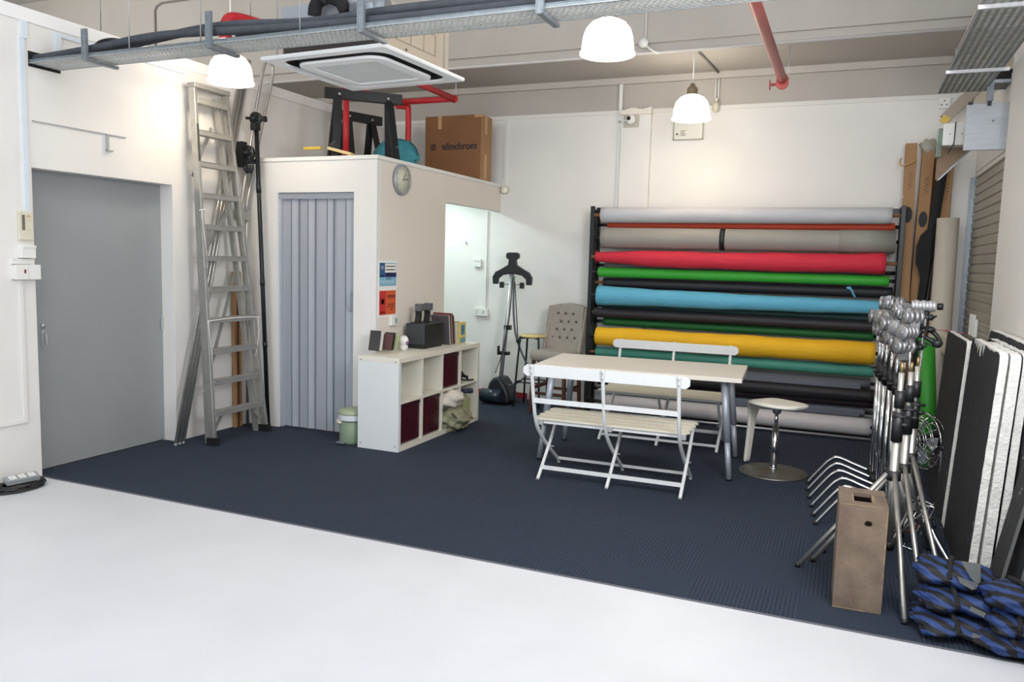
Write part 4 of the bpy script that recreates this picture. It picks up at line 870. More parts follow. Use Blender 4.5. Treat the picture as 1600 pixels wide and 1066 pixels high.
for r_ in range(4):
    for c_ in range(4 if r_ % 2 else 4):
        x = -.165+.10*c_+(.05 if r_ % 2 else 0); z = .78+.085*r_
        if abs(x) < .2: mm.ball((x, .172+.10*(z-.62)/.52, z), .015, .008, .015, 10, 6)
build('button', mm, mat('dark_linen', (88, 82, 76), .9), t, world=False)
for s in (-1, 1): build('wing', MB().prism([(.0+.09, .62), (.20, .60), (.33, 1.10), (.26, 1.11), (.18, .86)], s*.235-.022, s*.235+.022, 'YZ'), GREYFAB, t, world=False, bevel=.015)
mm = MB(); mm.box(-.25, .25, -.24, .24, .555, .66); build('seat', mm, GREYFAB, t, world=False, bevel=.04)
for x in (-.20, .20):
    for y in (-.20, .20): build('leg', MB().bar((x, y, .57), (x*1.1, y*1.12, .008), .036, .036), BROWNW, t, world=False)
mm = MB().bar((-.21, -.215, .22), (.21, -.215, .22), .02, .03).bar((-.21, .215, .22), (.21, .215, .22), .02, .03)
for x in (-.21, .21): mm.bar((x, -.215, .27), (x, .215, .27), .02, .03)
build('stretcher', mm, BROWNW, t, world=False)

# ================================================================== TABLE, BENCHES, SWIVEL STOOL
TA = math.radians(3.8); TC = (-1.475, 6.20)
t = thing('table', 'white rectangular table with silver legs between the two benches', 'table', (TC[0], TC[1], 0), TA)
build('tabletop', MB().box(-.79, .79, -.42, .42, .745, .778), TABLE, t, world=False, bevel=.003)
for sx in (-1, 1):
    for s2 in (-1, 1):
        a = (sx*.66, s2*.31, .745); b_ = (sx*.735, s2*.375, .012)
        P = lambda u: tuple(a[i]+(b_[i]-a[i])*u for i in range(3))
        l = build('leg', MB().tube([P(0), P(.62)], .027, 18).tube([P(.60), P(.985)], .021, 18), SATIN if False else mat('silver_leg_paint', (168, 174, 184), .4, .35), t, world=False)
        build('leg_foot', MB().tube([P(.985), P(1)], .024, 16), BLACK, l, world=False)
        build('leg_plate', MB().lathe([(0,-.006),(.05,-.006),(.05,0),(0,0)], (a[0], a[1], .745)), SATIN, l, world=False)
def bench(loc, rz, label):
    t = thing('slatted_bench', label, 'bench', loc, rz, 'white folding benches at the table')
    w = .515
    for k in range(4):
        y = -.225+k*.115
        build('slat', MB().prism([(-.545, y), (-.57, y+.05), (-.545, y+.10), (.545, y+.10), (.57, y+.05), (.545, y)], .437, .452, 'XY'), SLAT, t, world=False, bevel=.003)
    bl = [(-.56, -.045), (-.585, -.02), (-.585, .02), (-.56, .045), (.56, .045), (.585, .02), (.585, -.02), (.56, -.045)]
    mm = MB(); mm.prism([(x, .818+z*.9) for x, z in bl], -.388, -.372)
    build('backrest', mm, BENCH, t, world=False, bevel=.003)
    build('back_rail', MB().box(-w, w, -.358, -.346, .585, .62), BENCH, t, world=False)
    for x in (-w, 0, w):
        build('back_leg', MB().tube(smooth([(x, -.402, .862), (x, -.388, .78), (x, -.345, .60), (x, -.30, .47), (x, -.22, .36), (x, -.03, .215), (x, .12, .12), (x, .245, .04), (x, .27, .010)], 5), .0135, 10), BENCH, t, world=False)
        build('front_leg', MB().tube(smooth([(x+.022, .15, .435), (x+.022, .04, .30), (x+.022, -.14, .13), (x+.022, -.25, .03), (x+.022, -.275, .010)], 5), .0125, 10), BENCH, t, world=False)
        build('hinge', MB().box(x-.012, x+.034, -.235, -.20, .405, .437).lathe([(0,-.016),(.007,-.016),(.007,.036),(0,.036)], (x, .03, .19), 'X', 10), SATIN, t, world=False)
        build('screw', MB().lathe([(0,-.003),(.005,-.003),(.005,0)], (x, -.412, .838), 'Y', 8).lathe([(0,-.003),(.005,-.003),(.005,0)], (x, -.405, .798), 'Y', 8), GALV, t, world=False)
    build('front_stretcher', MB().bar((-w+.02, -.205, .085), (w+.02, -.205, .085), .012, .028), BENCH, t, world=False)
    build('rear_stretcher', MB().bar((-w, .225, .055), (w, .225, .055), .012, .02), BENCH, t, world=False)
    build('seat_rail', MB().box(-w, w, -.21, -.195, .412, .436).box(-w, w, .12, .135, .412, .436), BENCH, t, world=False)
    return t
b1 = bench((-1.495, 5.51, 0), math.radians(.8), 'white slatted folding bench in front of the table, its back to the viewer')
b2 = dup(b1, (-1.455, 6.97, 0), math.radians(181), 'white slatted folding bench behind the table, facing the viewer')
t = thing('swivel_stool', 'white moulded stool with one bent leg and a chrome disc base', 'stool', (-.44, 6.29, 0), math.radians(0))
build('base', MB().lathe([(0,.006),(.255,.006),(.258,.012),(.250,.018),(.06,.030),(.03,.034),(0,.034)], n=48), mat('scuffed_chrome', (150, 146, 140), .38, .9, var=.3, vscale=9), t, world=False)
build('column', MB().tube([(0,0,.03), (0,0,.37)], .024, 20).tube([(0,0,.37), (0,0,.48)], .014, 16).lathe([(.028,.03),(.030,.045),(.024,.05)]), CHROME, t, world=False)
build('seat_mount', MB().lathe([(0,.47),(.028,.47),(.045,.535),(0,.535)]), GALV, t, world=False)
# seat: bent sheet that narrows into one leg
path = [(.235, .552, .03), (.225, .553, .085), (.19, .553, .13), (.13, .552, .165), (.05, .55, .18), (-.03, .55, .182), (-.10, .55, .172), (-.155, .548, .15), (-.195, .535, .115), (-.222, .505, .08), (-.232, .46, .055), (-.238, .40, .040), (-.247, .30, .034), (-.257, .18, .030), (-.266, .09, .028), (-.272, .03, .026)]
vs = []; R_ = Matrix.Rotation(math.radians(-36), 4, 'Z')
for x, z, hw in path:
    for q in (-1, -.6, 0, .6, 1): vs.append(R_ @ Vector((x, q*hw+.0, z - (.006 if abs(q) == 1 else 0))))
mm = MB(); mm.add(vs, [(5*i+j, 5*i+j+1, 5*i+j+6, 5*i+j+5) for i in range(len(path)-1) for j in range(4)], True)
o = build('seat', mm, mat('stool_white', (228, 224, 212), .4), t, world=False)
md = o.modifiers.new('thickness', 'SOLIDIFY'); md.thickness = .03; md.offset = 0
md = o.modifiers.new('sub', 'SUBSURF'); md.levels = 2; md.render_levels = 2

# ================================================================== TUBES IN THE RIGHT BACK CORNER
def box_tube(label, b, tpt, w, logo=True, top=None):
    t = thing('cardboard_box_tube', label, 'box', tuple(b), 0, 'long cardboard backdrop boxes in the right corner')
    build('carton', MB().bar(b, tpt, w, w*.9, (0,-1,0)), CARD, t, bevel=.003)
    bb, tt = Vector(b), Vector(tpt); d_ = (tt-bb).normalized(); f = Vector((0, -w*.45-.002, 0))
    if logo:
        c_ = bb+(tt-bb)*.765+f; a_ = Vector((1,0,0)); mm = MB(); pts = [c_+a_*.035*math.cos(q)+d_*.072*math.sin(q) for q in [2*PI*k/20 for k in range(20)]]
        mm.add([tuple(p) for p in pts]+[tuple(p+Vector((0,-.001,0))) for p in pts], [list(range(20, 40))]+[(k, (k+1) % 20, 20+(k+1) % 20, 20+k) for k in range(20)])
        build('oval_logo', mm, INK, t)
        mm = MB()
        for k in range(10):
            p = bb+(tt-bb)*(.85+.006*k)+f+a_*(.012 if k % 2 else -.004); mm.bar(p, p+d_*.007, .012+.005*(k % 3), .001, (0,-1,0))
        build('printed_letters', mm, mat('faded_ink', (104, 78, 60), .8), t)
    return t
t = box_tube('long cardboard box standing leftmost in the right corner, with tape and oval logo', (.50, 8.02, .01), (.445, 8.10, 2.73), .095)
build('tape_band', MB().box(.40, .50, 8.045, 8.05, 2.24, 2.27).tube(smooth([(.37, 8.06, 2.60), (.36, 8.05, 2.56), (.38, 8.04, 2.53), (.44, 8.03, 2.55), (.50, 8.04, 2.58)]), .008, 6), TAPE, t)
t = box_tube('long cardboard box, second in the right corner, stuffed with crumpled paper on top', (.565, 8.10, .01), (.59, 8.13, 2.68), .10)
build('crumpled_paper', MB().ball((.59, 8.12, 2.70), .075, .05, .07, 18, 12, lump), mat('grey_paper', (176, 170, 156), .9, bump=.8, bscale=20), t)
box_tube('long cardboard box standing rightmost in the right corner behind the beige roll', (.73, 8.035, .01), (.74, 8.035, 2.60), .095)
t = thing('board_panel', 'wide brown cardboard sheet leaning behind the corner boxes', 'board', (.70, 8.2, .01))
build('sheet', MB().bar((.68, 8.215, .01), (.715, 8.235, 2.62), .14, .02, (0,-1,0)), CARDD, t)
build('edge', MB().bar((.75, 8.20, .01), (.79, 8.222, 2.55), .01, .03, (0,-1,0)), CARD, t)
t = thing('black_fabric_roll', 'black fabric bundle drooping between the cardboard boxes', 'fabric', (.62, 8.0, .01))
build('roll', MB().tube(smooth([(.70, 7.93, 2.50), (.675, 7.93, 2.2), (.65, 7.93, 1.85), (.615, 7.93, 1.3), (.61, 7.93, .5), (.61, 7.93, .01)]), .0, 14, True, [.042]*14+[.036]*8+[.03]*9), BLACKF, t)
build('sagging_fold', MB().prism([(.66, 2.02), (.62, 1.97), (.56, 1.90), (.535, 1.80), (.538, 1.66), (.57, 1.58), (.60, 1.45), (.625, 1.25), (.65, 1.5)], 7.85, 7.89), BLACKF, t, bevel=.01)
t = thing('canvas_roll', 'thick off-white canvas roll standing in the right corner', 'roll', (.80, 7.9, .01))
build('canvas', MB().tube([(.775, 7.82, .01), (.765, 7.86, 2.05)], .088, 32), mat('off_white_canvas', (190, 182, 168), .8, var=.06, vscale=5), t)
build('core', MB().tube([(.765, 7.86, 2.04), (.765, 7.86, 2.052)], .03, 16), DARK, t)
build('string', MB().tube([(.775+.09*math.cos(a), 7.84+.09*math.sin(a), 1.08) for a in [k*PI/10 for k in range(21)]], .003, 6).tube([(.71, 7.85, 1.08), (.95, 7.6, 1.07)], .003, 6), mat('pink_string', (190, 80, 120), .6), t)
t = thing('green_backdrop_roll', 'green backdrop roll standing on end behind the light stands', 'roll', (.69, 7.1, .01))
build('paper', MB().tube([(.69, 7.0, .03), (.61, 7.15, 1.05)], .062, 28), mat('chroma_green', (46, 140, 40), .55), t)
build('core', MB().tube([(.6105, 7.149, 1.045), (.609, 7.151, 1.055)], .025, 14), DARK, t)
t = thing('black_pole', 'thin black pole leaning between the boxes and the canvas roll', 'pole', (.66, 7.9, .01))
build('pole', MB().tube([(.56, 7.86, .012), (.70, 7.86, 2.0)], .012, 10), BLACKM, t)
build('tip', MB().ball((.70, 7.86, 2.0), .015, .015, .015), BLACK, t)
# hanging plywood panel box and small boxes above the shutter
t = thing('plywood_board', 'whitewashed plywood board hanging from the right cable tray', 'board', (.84, 6.6, 2.455))
build('board', MB().box(.70, .968, 6.58, 6.615, 2.46, 2.785), mat('whitewashed_plywood', (190, 196, 202), .7, var=.16, vscale=5, stretch=(1, 1, 7)), t, bevel=.002)
build('strap', MB().bar((.835, 6.575, 2.78), (.83, 6.60, 3.12), .035, .006, (0,-1,0)).bar((.855, 6.575, 2.80), (.85, 6.60, 3.12), .006, .02, (0,-1,0)), GALV, t)
build('hook', MB().box(.825, .85, 6.57, 6.58, 2.765, 2.80).box(.705, .735, 6.57, 6.585, 2.778, 2.795), BLACK, t)
build('knot', MB().lathe([(0,-.002),(.008,-.002),(.008,0)], (.87, 6.579, 2.66), 'Y', 10), GALV, t)
for lab, x0, x1 in (('white electrical box left of the plywood board', .615, .695), ('white electrical box touching the plywood board', .70, .775)):
    t = thing('electrical_box', lab, 'electrical box', ((x0+x1)/2, 7.2, 2.58), 0, 'white electrical boxes above the corner')
    build('box_body', MB().box(x0, x1, 7.20, 7.36, 2.585, 2.755), PLAST, t, bevel=.003); build('screw', MB().lathe([(0,-.002),(.005,-.002),(.005,0)], ((x0+x1)/2+.01, 7.2, 2.67), 'Y', 8), GALV, t)
tag(build('power_cable', MB().tube(smooth([(.698, 7.19, 2.76), (.697, 7.19, 2.67), (.695, 7.19, 2.60), (.68, 7.185, 2.56), (.66, 7.18, 2.52)]), .004, 6), BLACK), 'thin black cable hanging between the white electrical boxes', 'cable')
tag(build('mounting_board', MB().prism([(.60, 2.34), (.60, 2.61), (.83, 2.61), (.83, 2.56), (.615, 2.32)], 7.37, 7.39), mat('brown_board', (150, 126, 104), .8, var=.15)), 'cut brown board carrying the white electrical boxes', 'board')
tag(build('shelf_bracket', MB().bar((.62, 7.36, 2.33), (.84, 7.36, 2.57), .012, .025, (0,-1,0)), GALV), 'diagonal grey strut under the brown board', 'bracket')
tag(build('glass_panel', MB().box(.585, .612, 7.22, 7.34, 2.50, 2.72), mat('green_glass', (150, 178, 160), .1, trans=.6)), 'small green-edged glass piece beside the electrical boxes', 'glass')
tag(build('yellow_tag', MB().bar((.615, 7.3, 2.775), (.645, 7.3, 2.825), .06, .01, (0,-1,0)), YELP), 'yellow-brown tag above the white electrical boxes', 'tag')
tag(build('roof_strut', MB().bar((.685, 8.0, 2.92), (.93, 8.0, 3.20), .09, .05, (0,-1,0)), mat('beige_strut', (170, 160, 146), .8)), 'beige diagonal strut in the right back corner', 'strut')
tag(build('shutter_lock', MB().box(.93, .955, 7.35, 7.38, 1.08, 1.25).box(.93, .955, 7.22, 7.25, 1.08, 1.25).box(.93, .955, 7.10, 7.12, 1.08, 1.22), PLAST), 'white bar handles low on the roller shutter', 'handle')
tag(build('wall_ledge', MB().box(.80, .90, 6.9, 7.8, 1.0, 1.06).box(.78, .84, 7.3, 7.75, .9, 1.04), mat('cream_ledge', (212, 206, 186), .6)), 'cream ledge piece above the foam boards by the shutter', 'ledge')

# ================================================================== FOAM BOARDS
def foam(label, xb, xt, y0, y1, h, th, front=FOAMB, edge=FOAMW, chips=False, cut=.05):
    t = thing('polystyrene_board', label, 'foam board', (xb, (y0+y1)/2, .006), 0, 'polystyrene boards against the right partition')
    def P(y, z, o): return (xb+(xt-xb)*z/h+o, y, z)
    n = 24; 
    def outline(rng, jit):
        pts = []
        for k in range(n+1): pts.append((y0+rng.uniform(-jit, jit), .008+(h-cut-.008)*k/n))
        pts += [(y0+cut*.3, h-cut*.3)]
        for k in range(n+1): pts.append((y0+cut+(y1-y0-2*cut)*k/n, h+rng.uniform(-jit, jit)))
        pts += [(y1-cut*.3, h-cut*.3)]
        for k in range(n+1): pts.append((y1+rng.uniform(-jit, jit)*.3, .008+(h-cut-.008)*(1-k/n)))
        return pts
    rng = random.Random(len(label)); o = outline(rng, .003); N_ = len(o)
    mm = MB(); A = [P(y, z, 0) for y, z in o]; B = [P(y, z, th) for y, z in o]
    mm.add(A+B, [list(range(N_)), list(reversed(range(N_, 2*N_)))] + [(i, i+N_, (i+1) % N_+N_, (i+1) % N_) for i in range(N_)])
    build('core', mm, edge, t)
    rng = random.Random(len(label)+3); pts = []
    for y, z in o:
        j_ = .012 if chips else .006; pts.append((min(max(y+ (j_*rng.random() if y < (y0+y1)/2 else -j_*rng.random()), y0+.001), y1-.001), min(z, h-(j_ if not chips else .02)*rng.random()-.001)))
    if chips:
        pts2 = []
        for y, z in pts:
            if z > h-.03 and y > y1-.5 and y < y1-.05 and rng.random() < .35: z -= rng.uniform(.02, .07)
            pts2.append((y, z))
        pts = pts2
    mm = MB(); A = [P(y, z, -.0015) for y, z in pts]; mm.add(A, [list(reversed(range(N_)))] ); mm.add([P(y, z, -.0005) for y, z in pts], [list(range(N_))])
    build('black_paint', mm, front, t)
    return t
foam('black-faced foam board furthest from the viewer, behind the chipped one', .625, .685, 5.42, 6.45, 1.17, .03)
foam('frontmost black foam board with chipped white top corner', .635, .70, 4.40, 5.36, 1.205, .035, chips=True)
foam('white-edged foam board directly behind the chipped black board', .685, .745, 4.40, 5.2, 1.20, .045, front=FOAMW)
foam('foam board with black face and rough white edge, third in the stack', .745, .80, 4.42, 5.5, 1.20, .035)
foam('tall black foam board rearmost against the right partition', .80, .845, 4.1, 5.75, 1.235, .04)
def slab(label, p0, p1, w, th, m_):
    t = thing('black_panel', label, 'panel', tuple(p0), 0, 'dark panels leaning beside the foam boards')
    build('panel', MB().bar(p0, p1, w, th, (0,1,0)), m_, t, bevel=.003)
    build('edge_strip', MB().bar(Vector(p0)+Vector((0,-w/2-.003,0)), Vector(p1)+Vector((0,-w/2-.003,0)), .006, th*.8, (0,1,0)), mat('edge_grey', (92, 92, 90), .7), t)
    return t
slab('black panel leaning diagonally in front of the foam boards', (.66, 4.18, .02), (.86, 4.16, .85), .30, .02, BLACKM) if False else None
for k, (lab, xb, xt, y, h, m_) in enumerate((('black panel leaning steeply beside the sandbags, left one', .685, .855, 4.12, .92, FOAMB), ('black panel leaning steeply beside the sandbags, right one', .73, .872, 3.98, .86, BLACKM), ('grey timber strip leaning beside the sandbags', .775, .885, 3.90, .62, mat('grey_timber', (112, 110, 102), .8, var=.2)))):
    t = thing('leaning_panel', lab, 'panel', (xb, y, .006), 0, 'narrow panels leaning by the sandbags')
    build('panel', MB().bar((xb, y, .012), (xt, y+.06, h), .018, .22 if k < 2 else .05, (0,1,0)), m_, t, bevel=.002)
    build('edge_strip', MB().bar((xb+.001, y-(.112 if k < 2 else .027), .02), (xt+.001, y+.06-(.112 if k < 2 else .027), h-.01), .014, .003, (0,1,0)), mat('edge_grey', (92, 92, 90), .7), t)

# ================================================================== STANDS
def arc3(c_, r, a0, a1, ang, n=6):
    return []
def grip(root, x, y, z, rot, seedv):
    r_ = random.Random(seedv); R_ = Matrix.Translation((x, y, z)) @ Matrix.Rotation(rot, 4, 'Z')
    m3 = R_.to_3x3()
    mm = MB()
    for dx in (-.045, -.020, .008, .034): mm.lathe([(0,-.010),(.040,-.010),(.044,-.005),(.044,.005),(.040,.010),(0,.010)], R_ @ Vector((dx, 0, 0)), 'X', 20, mtx=m3)
    mm.box(-.026, .026, -.026, .026, -.075, -.02, R_); mm.tube([R_ @ Vector((-.06,0,0)), R_ @ Vector((.08,0,0))], .010, 10); mm.box(-.052, -.03, -.03, .03, -.03, .05, R_)
    g = build('grip_head', mm, mat('cast_grip_metal', (176, 176, 178), .35, .75, var=.3, vscale=40), root)
    mm = MB().tube([R_ @ Vector((.075,0,0)), R_ @ Vector((.10,0,0))], .018, 14); mm.tube([R_ @ Vector((.105, -.035, .01)), R_ @ Vector((.105, .035, -.01))], .007, 8)
    build('knob', mm, BLACK, g)
def cstand(x, y, hpole, label, seedv, first=False):
    t = thing('c_stand', label, 'light stand', (x, y, 0), 0, 'chrome grip stands in a nested row')
    build('pole', MB().tube([(x, y, .10), (x, y, .92)], .0165, 16), CHROME, t)
    build('pole_upper', MB().tube([(x, y, .90), (x, y, hpole)], .013, 14), CHROME, t)
    build('collar', MB().tube([(x, y, .85), (x, y, .97)], .022, 16).tube([(x, y, .91), (x-.05, y-.01, .91)], .008, 8), BLACK, t)
    build('base_hub', MB().tube([(x, y, .12), (x, y, .20)], .024, 16), BLACK, t)
    for k, a in enumerate((172, 52, -48)):
        ca, sa = math.cos(math.radians(a)), math.sin(math.radians(a)); hh = .225-.02*k
        R1, R2 = .27, .42
        build('leg', MB().tube(smooth([(x+.02*ca, y+.02*sa, hh-.05), (x+.12*ca, y+.12*sa, hh-.02), (x+.22*ca, y+.22*sa, hh+.01), (x+R1*ca, y+R1*sa, hh-.012), (x+(R1+.05)*ca, y+(R1+.05)*sa, hh-.07), (x+R2*ca, y+R2*sa, .014)], 6), .0125, 12), CHROME, t)
        build('leg_foot', MB().ball((x+R2*ca, y+R2*sa, .022), .016, .016, .015, 12, 8), BLACK, t)
    grip(t, x, y, hpole+.05, math.radians(-10+seedv*23 % 40), seedv)
    build('grip_arm', MB().tube([(x+.02, y-.03, hpole+.10), (x+.05, y+.03, hpole-.35+.02*seedv)], .008, 10), CHROME, t)
    grip(t, x-.03+.02*(seedv%3), y-.01, hpole+.135, math.radians(10+seedv*37 % 50), seedv+9)
    grip(t, x+.035, y+.01, hpole+.225, math.radians(-20+seedv*31 % 60), seedv+19)
    return t
CS = [(.235, 6.02, 1.13, 'grip stand furthest back in the nested chrome row'), (.245, 5.82, 1.14, 'second grip stand from the back of the nested chrome row'), (.262, 5.62, 1.15, 'third grip stand from the back of the nested chrome row'), (.285, 5.42, 1.12, 'fourth grip stand from the back of the nested chrome row'), (.305, 5.22, 1.11, 'second grip stand from the front of the nested chrome row'), (.325, 5.05, 1.10, 'foremost grip stand of the nested chrome row')]
for k, (x, y, h, lab) in enumerate(CS): cstand(x, y, h, lab, k)
t = thing('boom_arm_head', 'chrome boom head with black spring clamps sticking out right of the stand tops', 'clamp', (.44, 5.3, 1.2))
mm = MB()
for k in range(7): mm.lathe([(0,-.009),(.03+.004*(k % 2),-.009),(.03+.004*(k % 2),.009),(0,.009)], (.36+k*.018, 5.18, 1.385), 'X', 18)
build('disc_stack', mm, SATIN, t)
build('knob', MB().tube([(.485, 5.18, 1.385), (.515, 5.18, 1.385)], .02, 14).ball((.455, 5.16, 1.25), .03, .03, .02), BLACK, t)
mm = MB().tube(smooth([(.36, 5.2, 1.27), (.43, 5.18, 1.26), (.49, 5.17, 1.22), (.52, 5.17, 1.17)]), .013, 8).tube(smooth([(.37, 5.2, 1.22), (.44, 5.18, 1.20), (.50, 5.17, 1.165)]), .012, 8).tube(smooth([(.37, 5.2, 1.18), (.45, 5.18, 1.165), (.50, 5.17, 1.15)]), .006, 8).ball((.50, 5.17, 1.17), .028, .02, .026)
build('spring_clamp', mm, BLACK, t)
build('support_tube', MB().tube([(.43, 5.18, 1.34), (.385, 5.2, .02)], .009, 10), CHROME, t)
def tripod(x, y, label, tips, zc=.56, top=1.08, lean=0):
    t = thing('light_stand', label, 'light stand', (x, y, 0), 0, 'silver tripod light stands')
    build('lower_tube', MB().tube([(x, y, .16), (x+lean*.3, y, .76)], .022, 16), ALU, t)
    build('upper_tube', MB().tube([(x+lean*.3, y, .74), (x+lean, y, top)], .014, 14), ALU, t)
    build('clamp', MB().tube([(x+lean*.25, y, .73), (x+lean*.5, y, .88)], .027, 14).tube([(x+lean*.5, y, .90), (x+lean*.6, y, .99)], .024, 14).ball((x+.03, y-.02, .82), .02, .012, .012).tube([(x-.03, y-.02, .86), (x+.05, y-.02, .86)], .008, 8), BLACK, t)
    build('spigot', MB().tube([(x+lean, y, top), (x+lean, y, top+.05)], .009, 10), mat('brass', (150, 130, 90), .4, .8), t)
    build('collar', MB().tube([(x, y, zc-.03), (x, y, zc+.02)], .034, 14), BLACK, t); build('lower_collar', MB().tube([(x, y, .17), (x, y, .21)], .03, 14), BLACK, t)
    for tx, ty in tips:
        d_ = Vector((tx-x, ty-y, 0)).normalized(); s_ = Vector((x, y, zc))+d_*.03
        build('leg', MB().tube([s_, (s_+Vector((tx, ty, .014)))/2, (tx, ty, .014)], .0125, 12), ALU, t)
        build('brace', MB().tube([(x+d_.x*.03, y+d_.y*.03, .19), tuple(s_+(Vector((tx, ty, .014))-s_)*.42)], .006, 8), ALUD, t)
        build('leg_foot', MB().tube([(tx, ty, .008), (tx, ty, .03)], .015, 12), BLACK, t)
    return t
tripod(.275, 4.36, 'silver tripod stand directly behind the wooden crate', [(-.15, 4.33), (.332, 3.83), (.47, 4.72)])
tripod(.335, 4.60, 'silver tripod stand in the middle of the three by the crate', [(-.08, 4.45), (.42, 4.06), (.52, 4.95)], .55, 1.06)
tripod(.38, 4.80, 'silver tripod stand nearest to the foam boards', [(-.03, 4.62), (.53, 4.22), (.55, 5.12)], .57, 1.07)

# floor fan
t = thing('floor_fan', 'chrome wire-caged floor fan behind the light stands', 'fan', (.53, 6.1, 0)); fc = Vector((.545, 6.0, .43)); fm = Matrix.Rotation(math.radians(-62), 3, 'Z')
mm = MB()
for d_, rr in ((-.075, (.05, .08)), (-.06, (.10, .125)), (-.04, (.15, .17)), (0, (.19, .195)), (.05, (.17, .12))):
    for r_ in rr: mm.tube([fc + fm @ Vector((r_*math.cos(a), d_, r_*math.sin(a))) for a in [k*PI/16 for k in range(33)]], .0025, 5)
for k in range(20):
    a = k*PI/10; mm.tube([fc + fm @ Vector((r_*math.cos(a), d_, r_*math.sin(a))) for r_, d_ in ((.03, -.08), (.10, -.062), (.16, -.04), (.195, 0), (.17, .05), (.08, .08))], .0018, 5)
build('cage', mm, CHROME, t)
mm = MB()
for k in range(4):
    a = k*PI/2; mm.add([fc + fm @ Vector(p) for p in [(.03*math.cos(a), -.01, .03*math.sin(a)), (.15*math.cos(a-.3), -.025, .15*math.sin(a-.3)), (.165*math.cos(a), -.01, .165*math.sin(a)), (.15*math.cos(a+.35), .015, .15*math.sin(a+.35)), (.03*math.cos(a+.5), .01, .03*math.sin(a+.5))]], [(0,1,2,3,4)])
build('blade', mm, GALV, t)
build('motor', MB().lathe([(0,-.03),(.03,-.03),(.045,.03),(.045,.13),(.02,.15),(0,.15)], fc, 'Y', 20, mtx=fm), BLACKM, t)
mm = MB()
for s in (-1, 1): mm.tube(smooth([fc + fm @ Vector((s*.20, 0, 0)), fc + fm @ Vector((s*.205, 0, -.18)), fc + fm @ Vector((s*.17, .0, -.40)), fc + fm @ Vector((s*.10, -.10, -.41))]), .009, 8)
mm.tube([fc + fm @ Vector((-.17, 0, -.405)), fc + fm @ Vector((.17, 0, -.405))], .009, 8)
build('stand', mm, CHROME, t)
for s in (-1, 1): build('pivot_knob', MB().ball(fc + fm @ Vector((s*.215, 0, 0)), .022, .022, .022), BLACK, t)
# wire rack leaning
t = thing('wire_rack', 'folded wire drying rack leaning low behind the tripod legs', 'rack', (.36, 4.75, .006))
mm = MB()
for k in range(7): mm.tube([(.30+.022*k, 5.00-.02*k, .015), (.40+.022*k, 5.05-.02*k, .26)], .003, 6)
for u in (0, 1): mm.tube([(.30+.1*u, 5.0+.05*u, .015+.245*u), (.432+.1*u, 4.88+.05*u, .015+.245*u)], .004, 6)
build('wire_frame', mm, CHROME, t)
build('tray_edge', MB().bar((.26, 4.95, .03), (.48, 5.02, .12), .05, .012), BROWNW, t)
tag(build('floor_cable', MB().tube(smooth([(.42, 5.3, .012), (.52, 5.2, .10), (.57, 5.05, .16), (.585, 4.9, .10), (.56, 4.8, .012)]), .006, 8), BLACK), 'dark looped cable on the carpet beside the foam boards', 'cable')

# apple box crate
t = thing('apple_box', 'worn brown plywood apple box standing on end at the carpet edge', 'crate', (.128, 4.03, .006), math.radians(1.5))
W2, D0, D1, H2, th = .104, -.15, .15, .505, .018
mm = MB(); poly = [(-W2, .002), (W2, .002), (W2, H2), (-W2, H2)]
n = 20; hc = (.025, H2-.085)
def holed_front(y0, y1):
    m2 = MB(); o = [(-W2, .002), (W2, .002), (W2, H2), (-W2, H2)]; ring = [(hc[0]+.017*math.cos(2*PI*k/16), hc[1]+.015*math.sin(2*PI*k/16)) for k in range(16)]
    out_ = []
    for k in range(16):
        a = 2*PI*k/16; dx, dz = math.cos(a), math.sin(a); ts = []
        if dx > 1e-6: ts.append((W2-hc[0])/dx)
        if dx < -1e-6: ts.append((-W2-hc[0])/dx)
        if dz > 1e-6: ts.append((H2-hc[1])/dz)
        if dz < -1e-6: ts.append((.002-hc[1])/dz)
        q_ = min(ts); out_.append((hc[0]+dx*q_, hc[1]+dz*q_))
    for k in range(16):
        k2 = (k+1) % 16; a_, b_, c_, d_ = ring[k], ring[k2], out_[k2], out_[k]
        quad = [a_, d_]
        # insert a panel corner where the outer boundary turns
        for cx_, cz_ in o:
            if abs(d_[0]-c_[0]) > 1e-6 and abs(d_[1]-c_[1]) > 1e-6 and (abs(cx_-d_[0]) < 1e-6 or abs(cz_-d_[1]) < 1e-6) and (abs(cx_-c_[0]) < 1e-6 or abs(cz_-c_[1]) < 1e-6): quad.append((cx_, cz_))
        quad += [c_, b_]; m = len(quad)
        m2.add([(x, y0, z) for x, z in quad] + [(x, y1, z) for x, z in quad], [list(range(m)), list(reversed(range(m, 2*m))), (0, m, 2*m-1, m-1)])
    m2.box(-W2, -W2+.0005, y0, y1, .002, H2); m2.box(W2-.0005, W2, y0, y1, .002, H2); m2.box(-W2, W2, y0, y1, H2-.0005, H2)
    return m2
part(build('front_panel', holed_front(D0, D0+th), PLY, t, world=False), 'panel with round finger hole')
build('rear_panel', MB().box(-W2, W2, D1-th, D1, .002, H2), PLY, t, world=False)
for s in (-1, 1): build('side_panel', MB().box(s*W2-(th if s > 0 else 0), s*W2+(th if s < 0 else 0), D0+th, D1-th, .002, H2), PLY, t, world=False)
e = MB(); e.box(-W2+th, W2-th, D0+th, D0+.07, H2-.02, H2-.002); e.box(-W2+th, W2-th, D1-.08, D1-th, H2-.02, H2-.002); e.box(-W2+th, -.04, D0+.07, D1-.08, H2-.02, H2-.002); e.box(.045, W2-th, D0+.07, D1-.08, H2-.02, H2-.002)
build('end_panel', e, PLY, t, world=False)
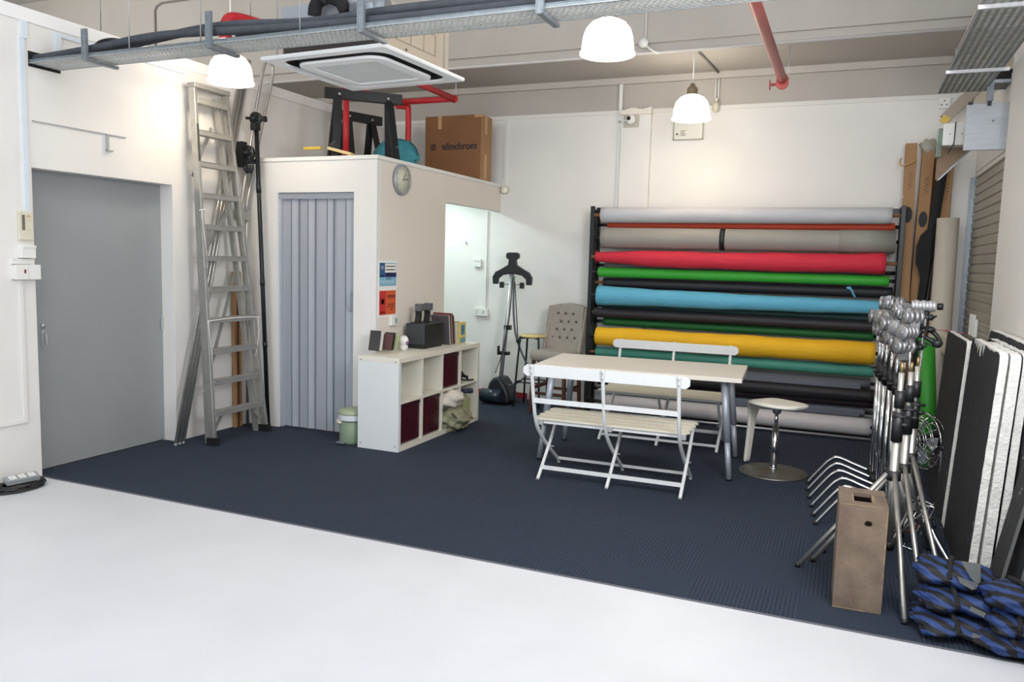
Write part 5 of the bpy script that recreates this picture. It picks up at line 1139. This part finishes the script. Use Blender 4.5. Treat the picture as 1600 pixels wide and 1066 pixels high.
e = MB(); e.box(W2+.0002, W2+.001, D0+.0, D0+th, .01, H2-.01); e.box(-.045, -.038, D0+.07, D1-.08, H2-.02, H2-.001); e.box(.04, .052, D0+.07, D1-.08, H2-.02, H2-.001); e.box(-W2, W2, D0-.0008, D0, H2-.004, H2); e.box(-W2, W2*.4, D0-.0008, D0, .002, .008); e.box(W2-.004, W2, D0-.0008, D0, .12, H2-.01)
part(build('raw_edge', e, PLYE, t, world=False), 'lighter raw plywood edges')
build('inner_floor', MB().box(-W2+th, W2-th, D0+th, D1-th, .3, .31), mat('inner_dark_wood', (78, 60, 46), .8), t, world=False)

# sandbags
def sandbag(x, y, z, rx_, ry_, rz_, rot, label, sd, tilt=0):
    t = thing('sandbag', label, 'sandbag', (x, y, z-rz_*.9), math.radians(rot), 'blue and black zebra-striped sandbags')
    def fn(d):
        pinch = (1-.20*math.exp(-(d.x*rx_/.05)**2)) / (abs(d.x)**2.8+abs(d.y)**2.8+abs(d.z)**2.2)**(1/2.8)
        return pinch*(1+.06*math.sin(d.x*7+sd)+.07*math.sin(d.y*7+d.z*5+sd*2)+.035*math.sin(d.x*17+d.z*13+sd)+.02*math.sin(d.y*23-d.x*19+sd))
    b = MB(); b.ball((0, 0, rz_*.9), rx_*.90, ry_*.88, rz_*.93, 48, 28, fn)
    if tilt:
        Rm = Matrix.Rotation(math.radians(tilt), 3, 'Y'); b.v = [Rm @ v for v in b.v]
    build('bag_body', b, ZEBRA, t, world=False)
    build('strap', MB().tube(smooth([(-.01, -ry_*.75, rz_*1.0), (-.015, -ry_*.2, rz_*1.85), (-.01, ry_*.6, rz_*1.6)]), .012, 8), BLACKF, t, world=False)
    build('webbing_tab', MB().bar((.03, -ry_*.86, rz_*1.25), (.085, -ry_*.96, rz_*.95), .02, .004, (0,-1,0)), mat('grey_webbing', (96, 98, 98), .8), t, world=False)
    return t
sandbag(.525, 3.99, .222, .17, .16, .056, -8, 'striped sandbag on top of the pile, nearest the tripod leg', 1)
sandbag(.775, 3.84, .215, .16, .17, .064, 18, 'striped sandbag on top of the pile, at the right by the leaning panels', 2)
sandbag(.53, 3.91, .138, .18, .17, .050, 4, 'striped sandbag in the middle layer on the left', 4)
sandbag(.775, 3.79, .125, .16, .18, .052, -12, 'striped sandbag in the middle layer on the right', 5)
sandbag(.52, 3.84, .054, .175, .18, .047, 10, 'striped sandbag at the bottom of the pile on the left', 7)
sandbag(.74, 3.75, .052, .17, .17, .046, -6, 'striped sandbag at the bottom of the pile on the right', 9)
t = thing('rubber_flap', 'grey upright webbing flap behind the top left sandbag', 'flap', (.56, 3.9, .3))
build('flap', MB().prism([(.535, .325), (.61, .325), (.615, .245), (.60, .23), (.575, .26)], 3.86, 3.865), mat('grey_webbing', (96, 98, 98), .8), t)
build('flap_fold', MB().prism([(.525, .255), (.605, .235), (.595, .215), (.535, .235)], 3.84, 3.862), mat('grey_webbing', (96, 98, 98), .8), t)
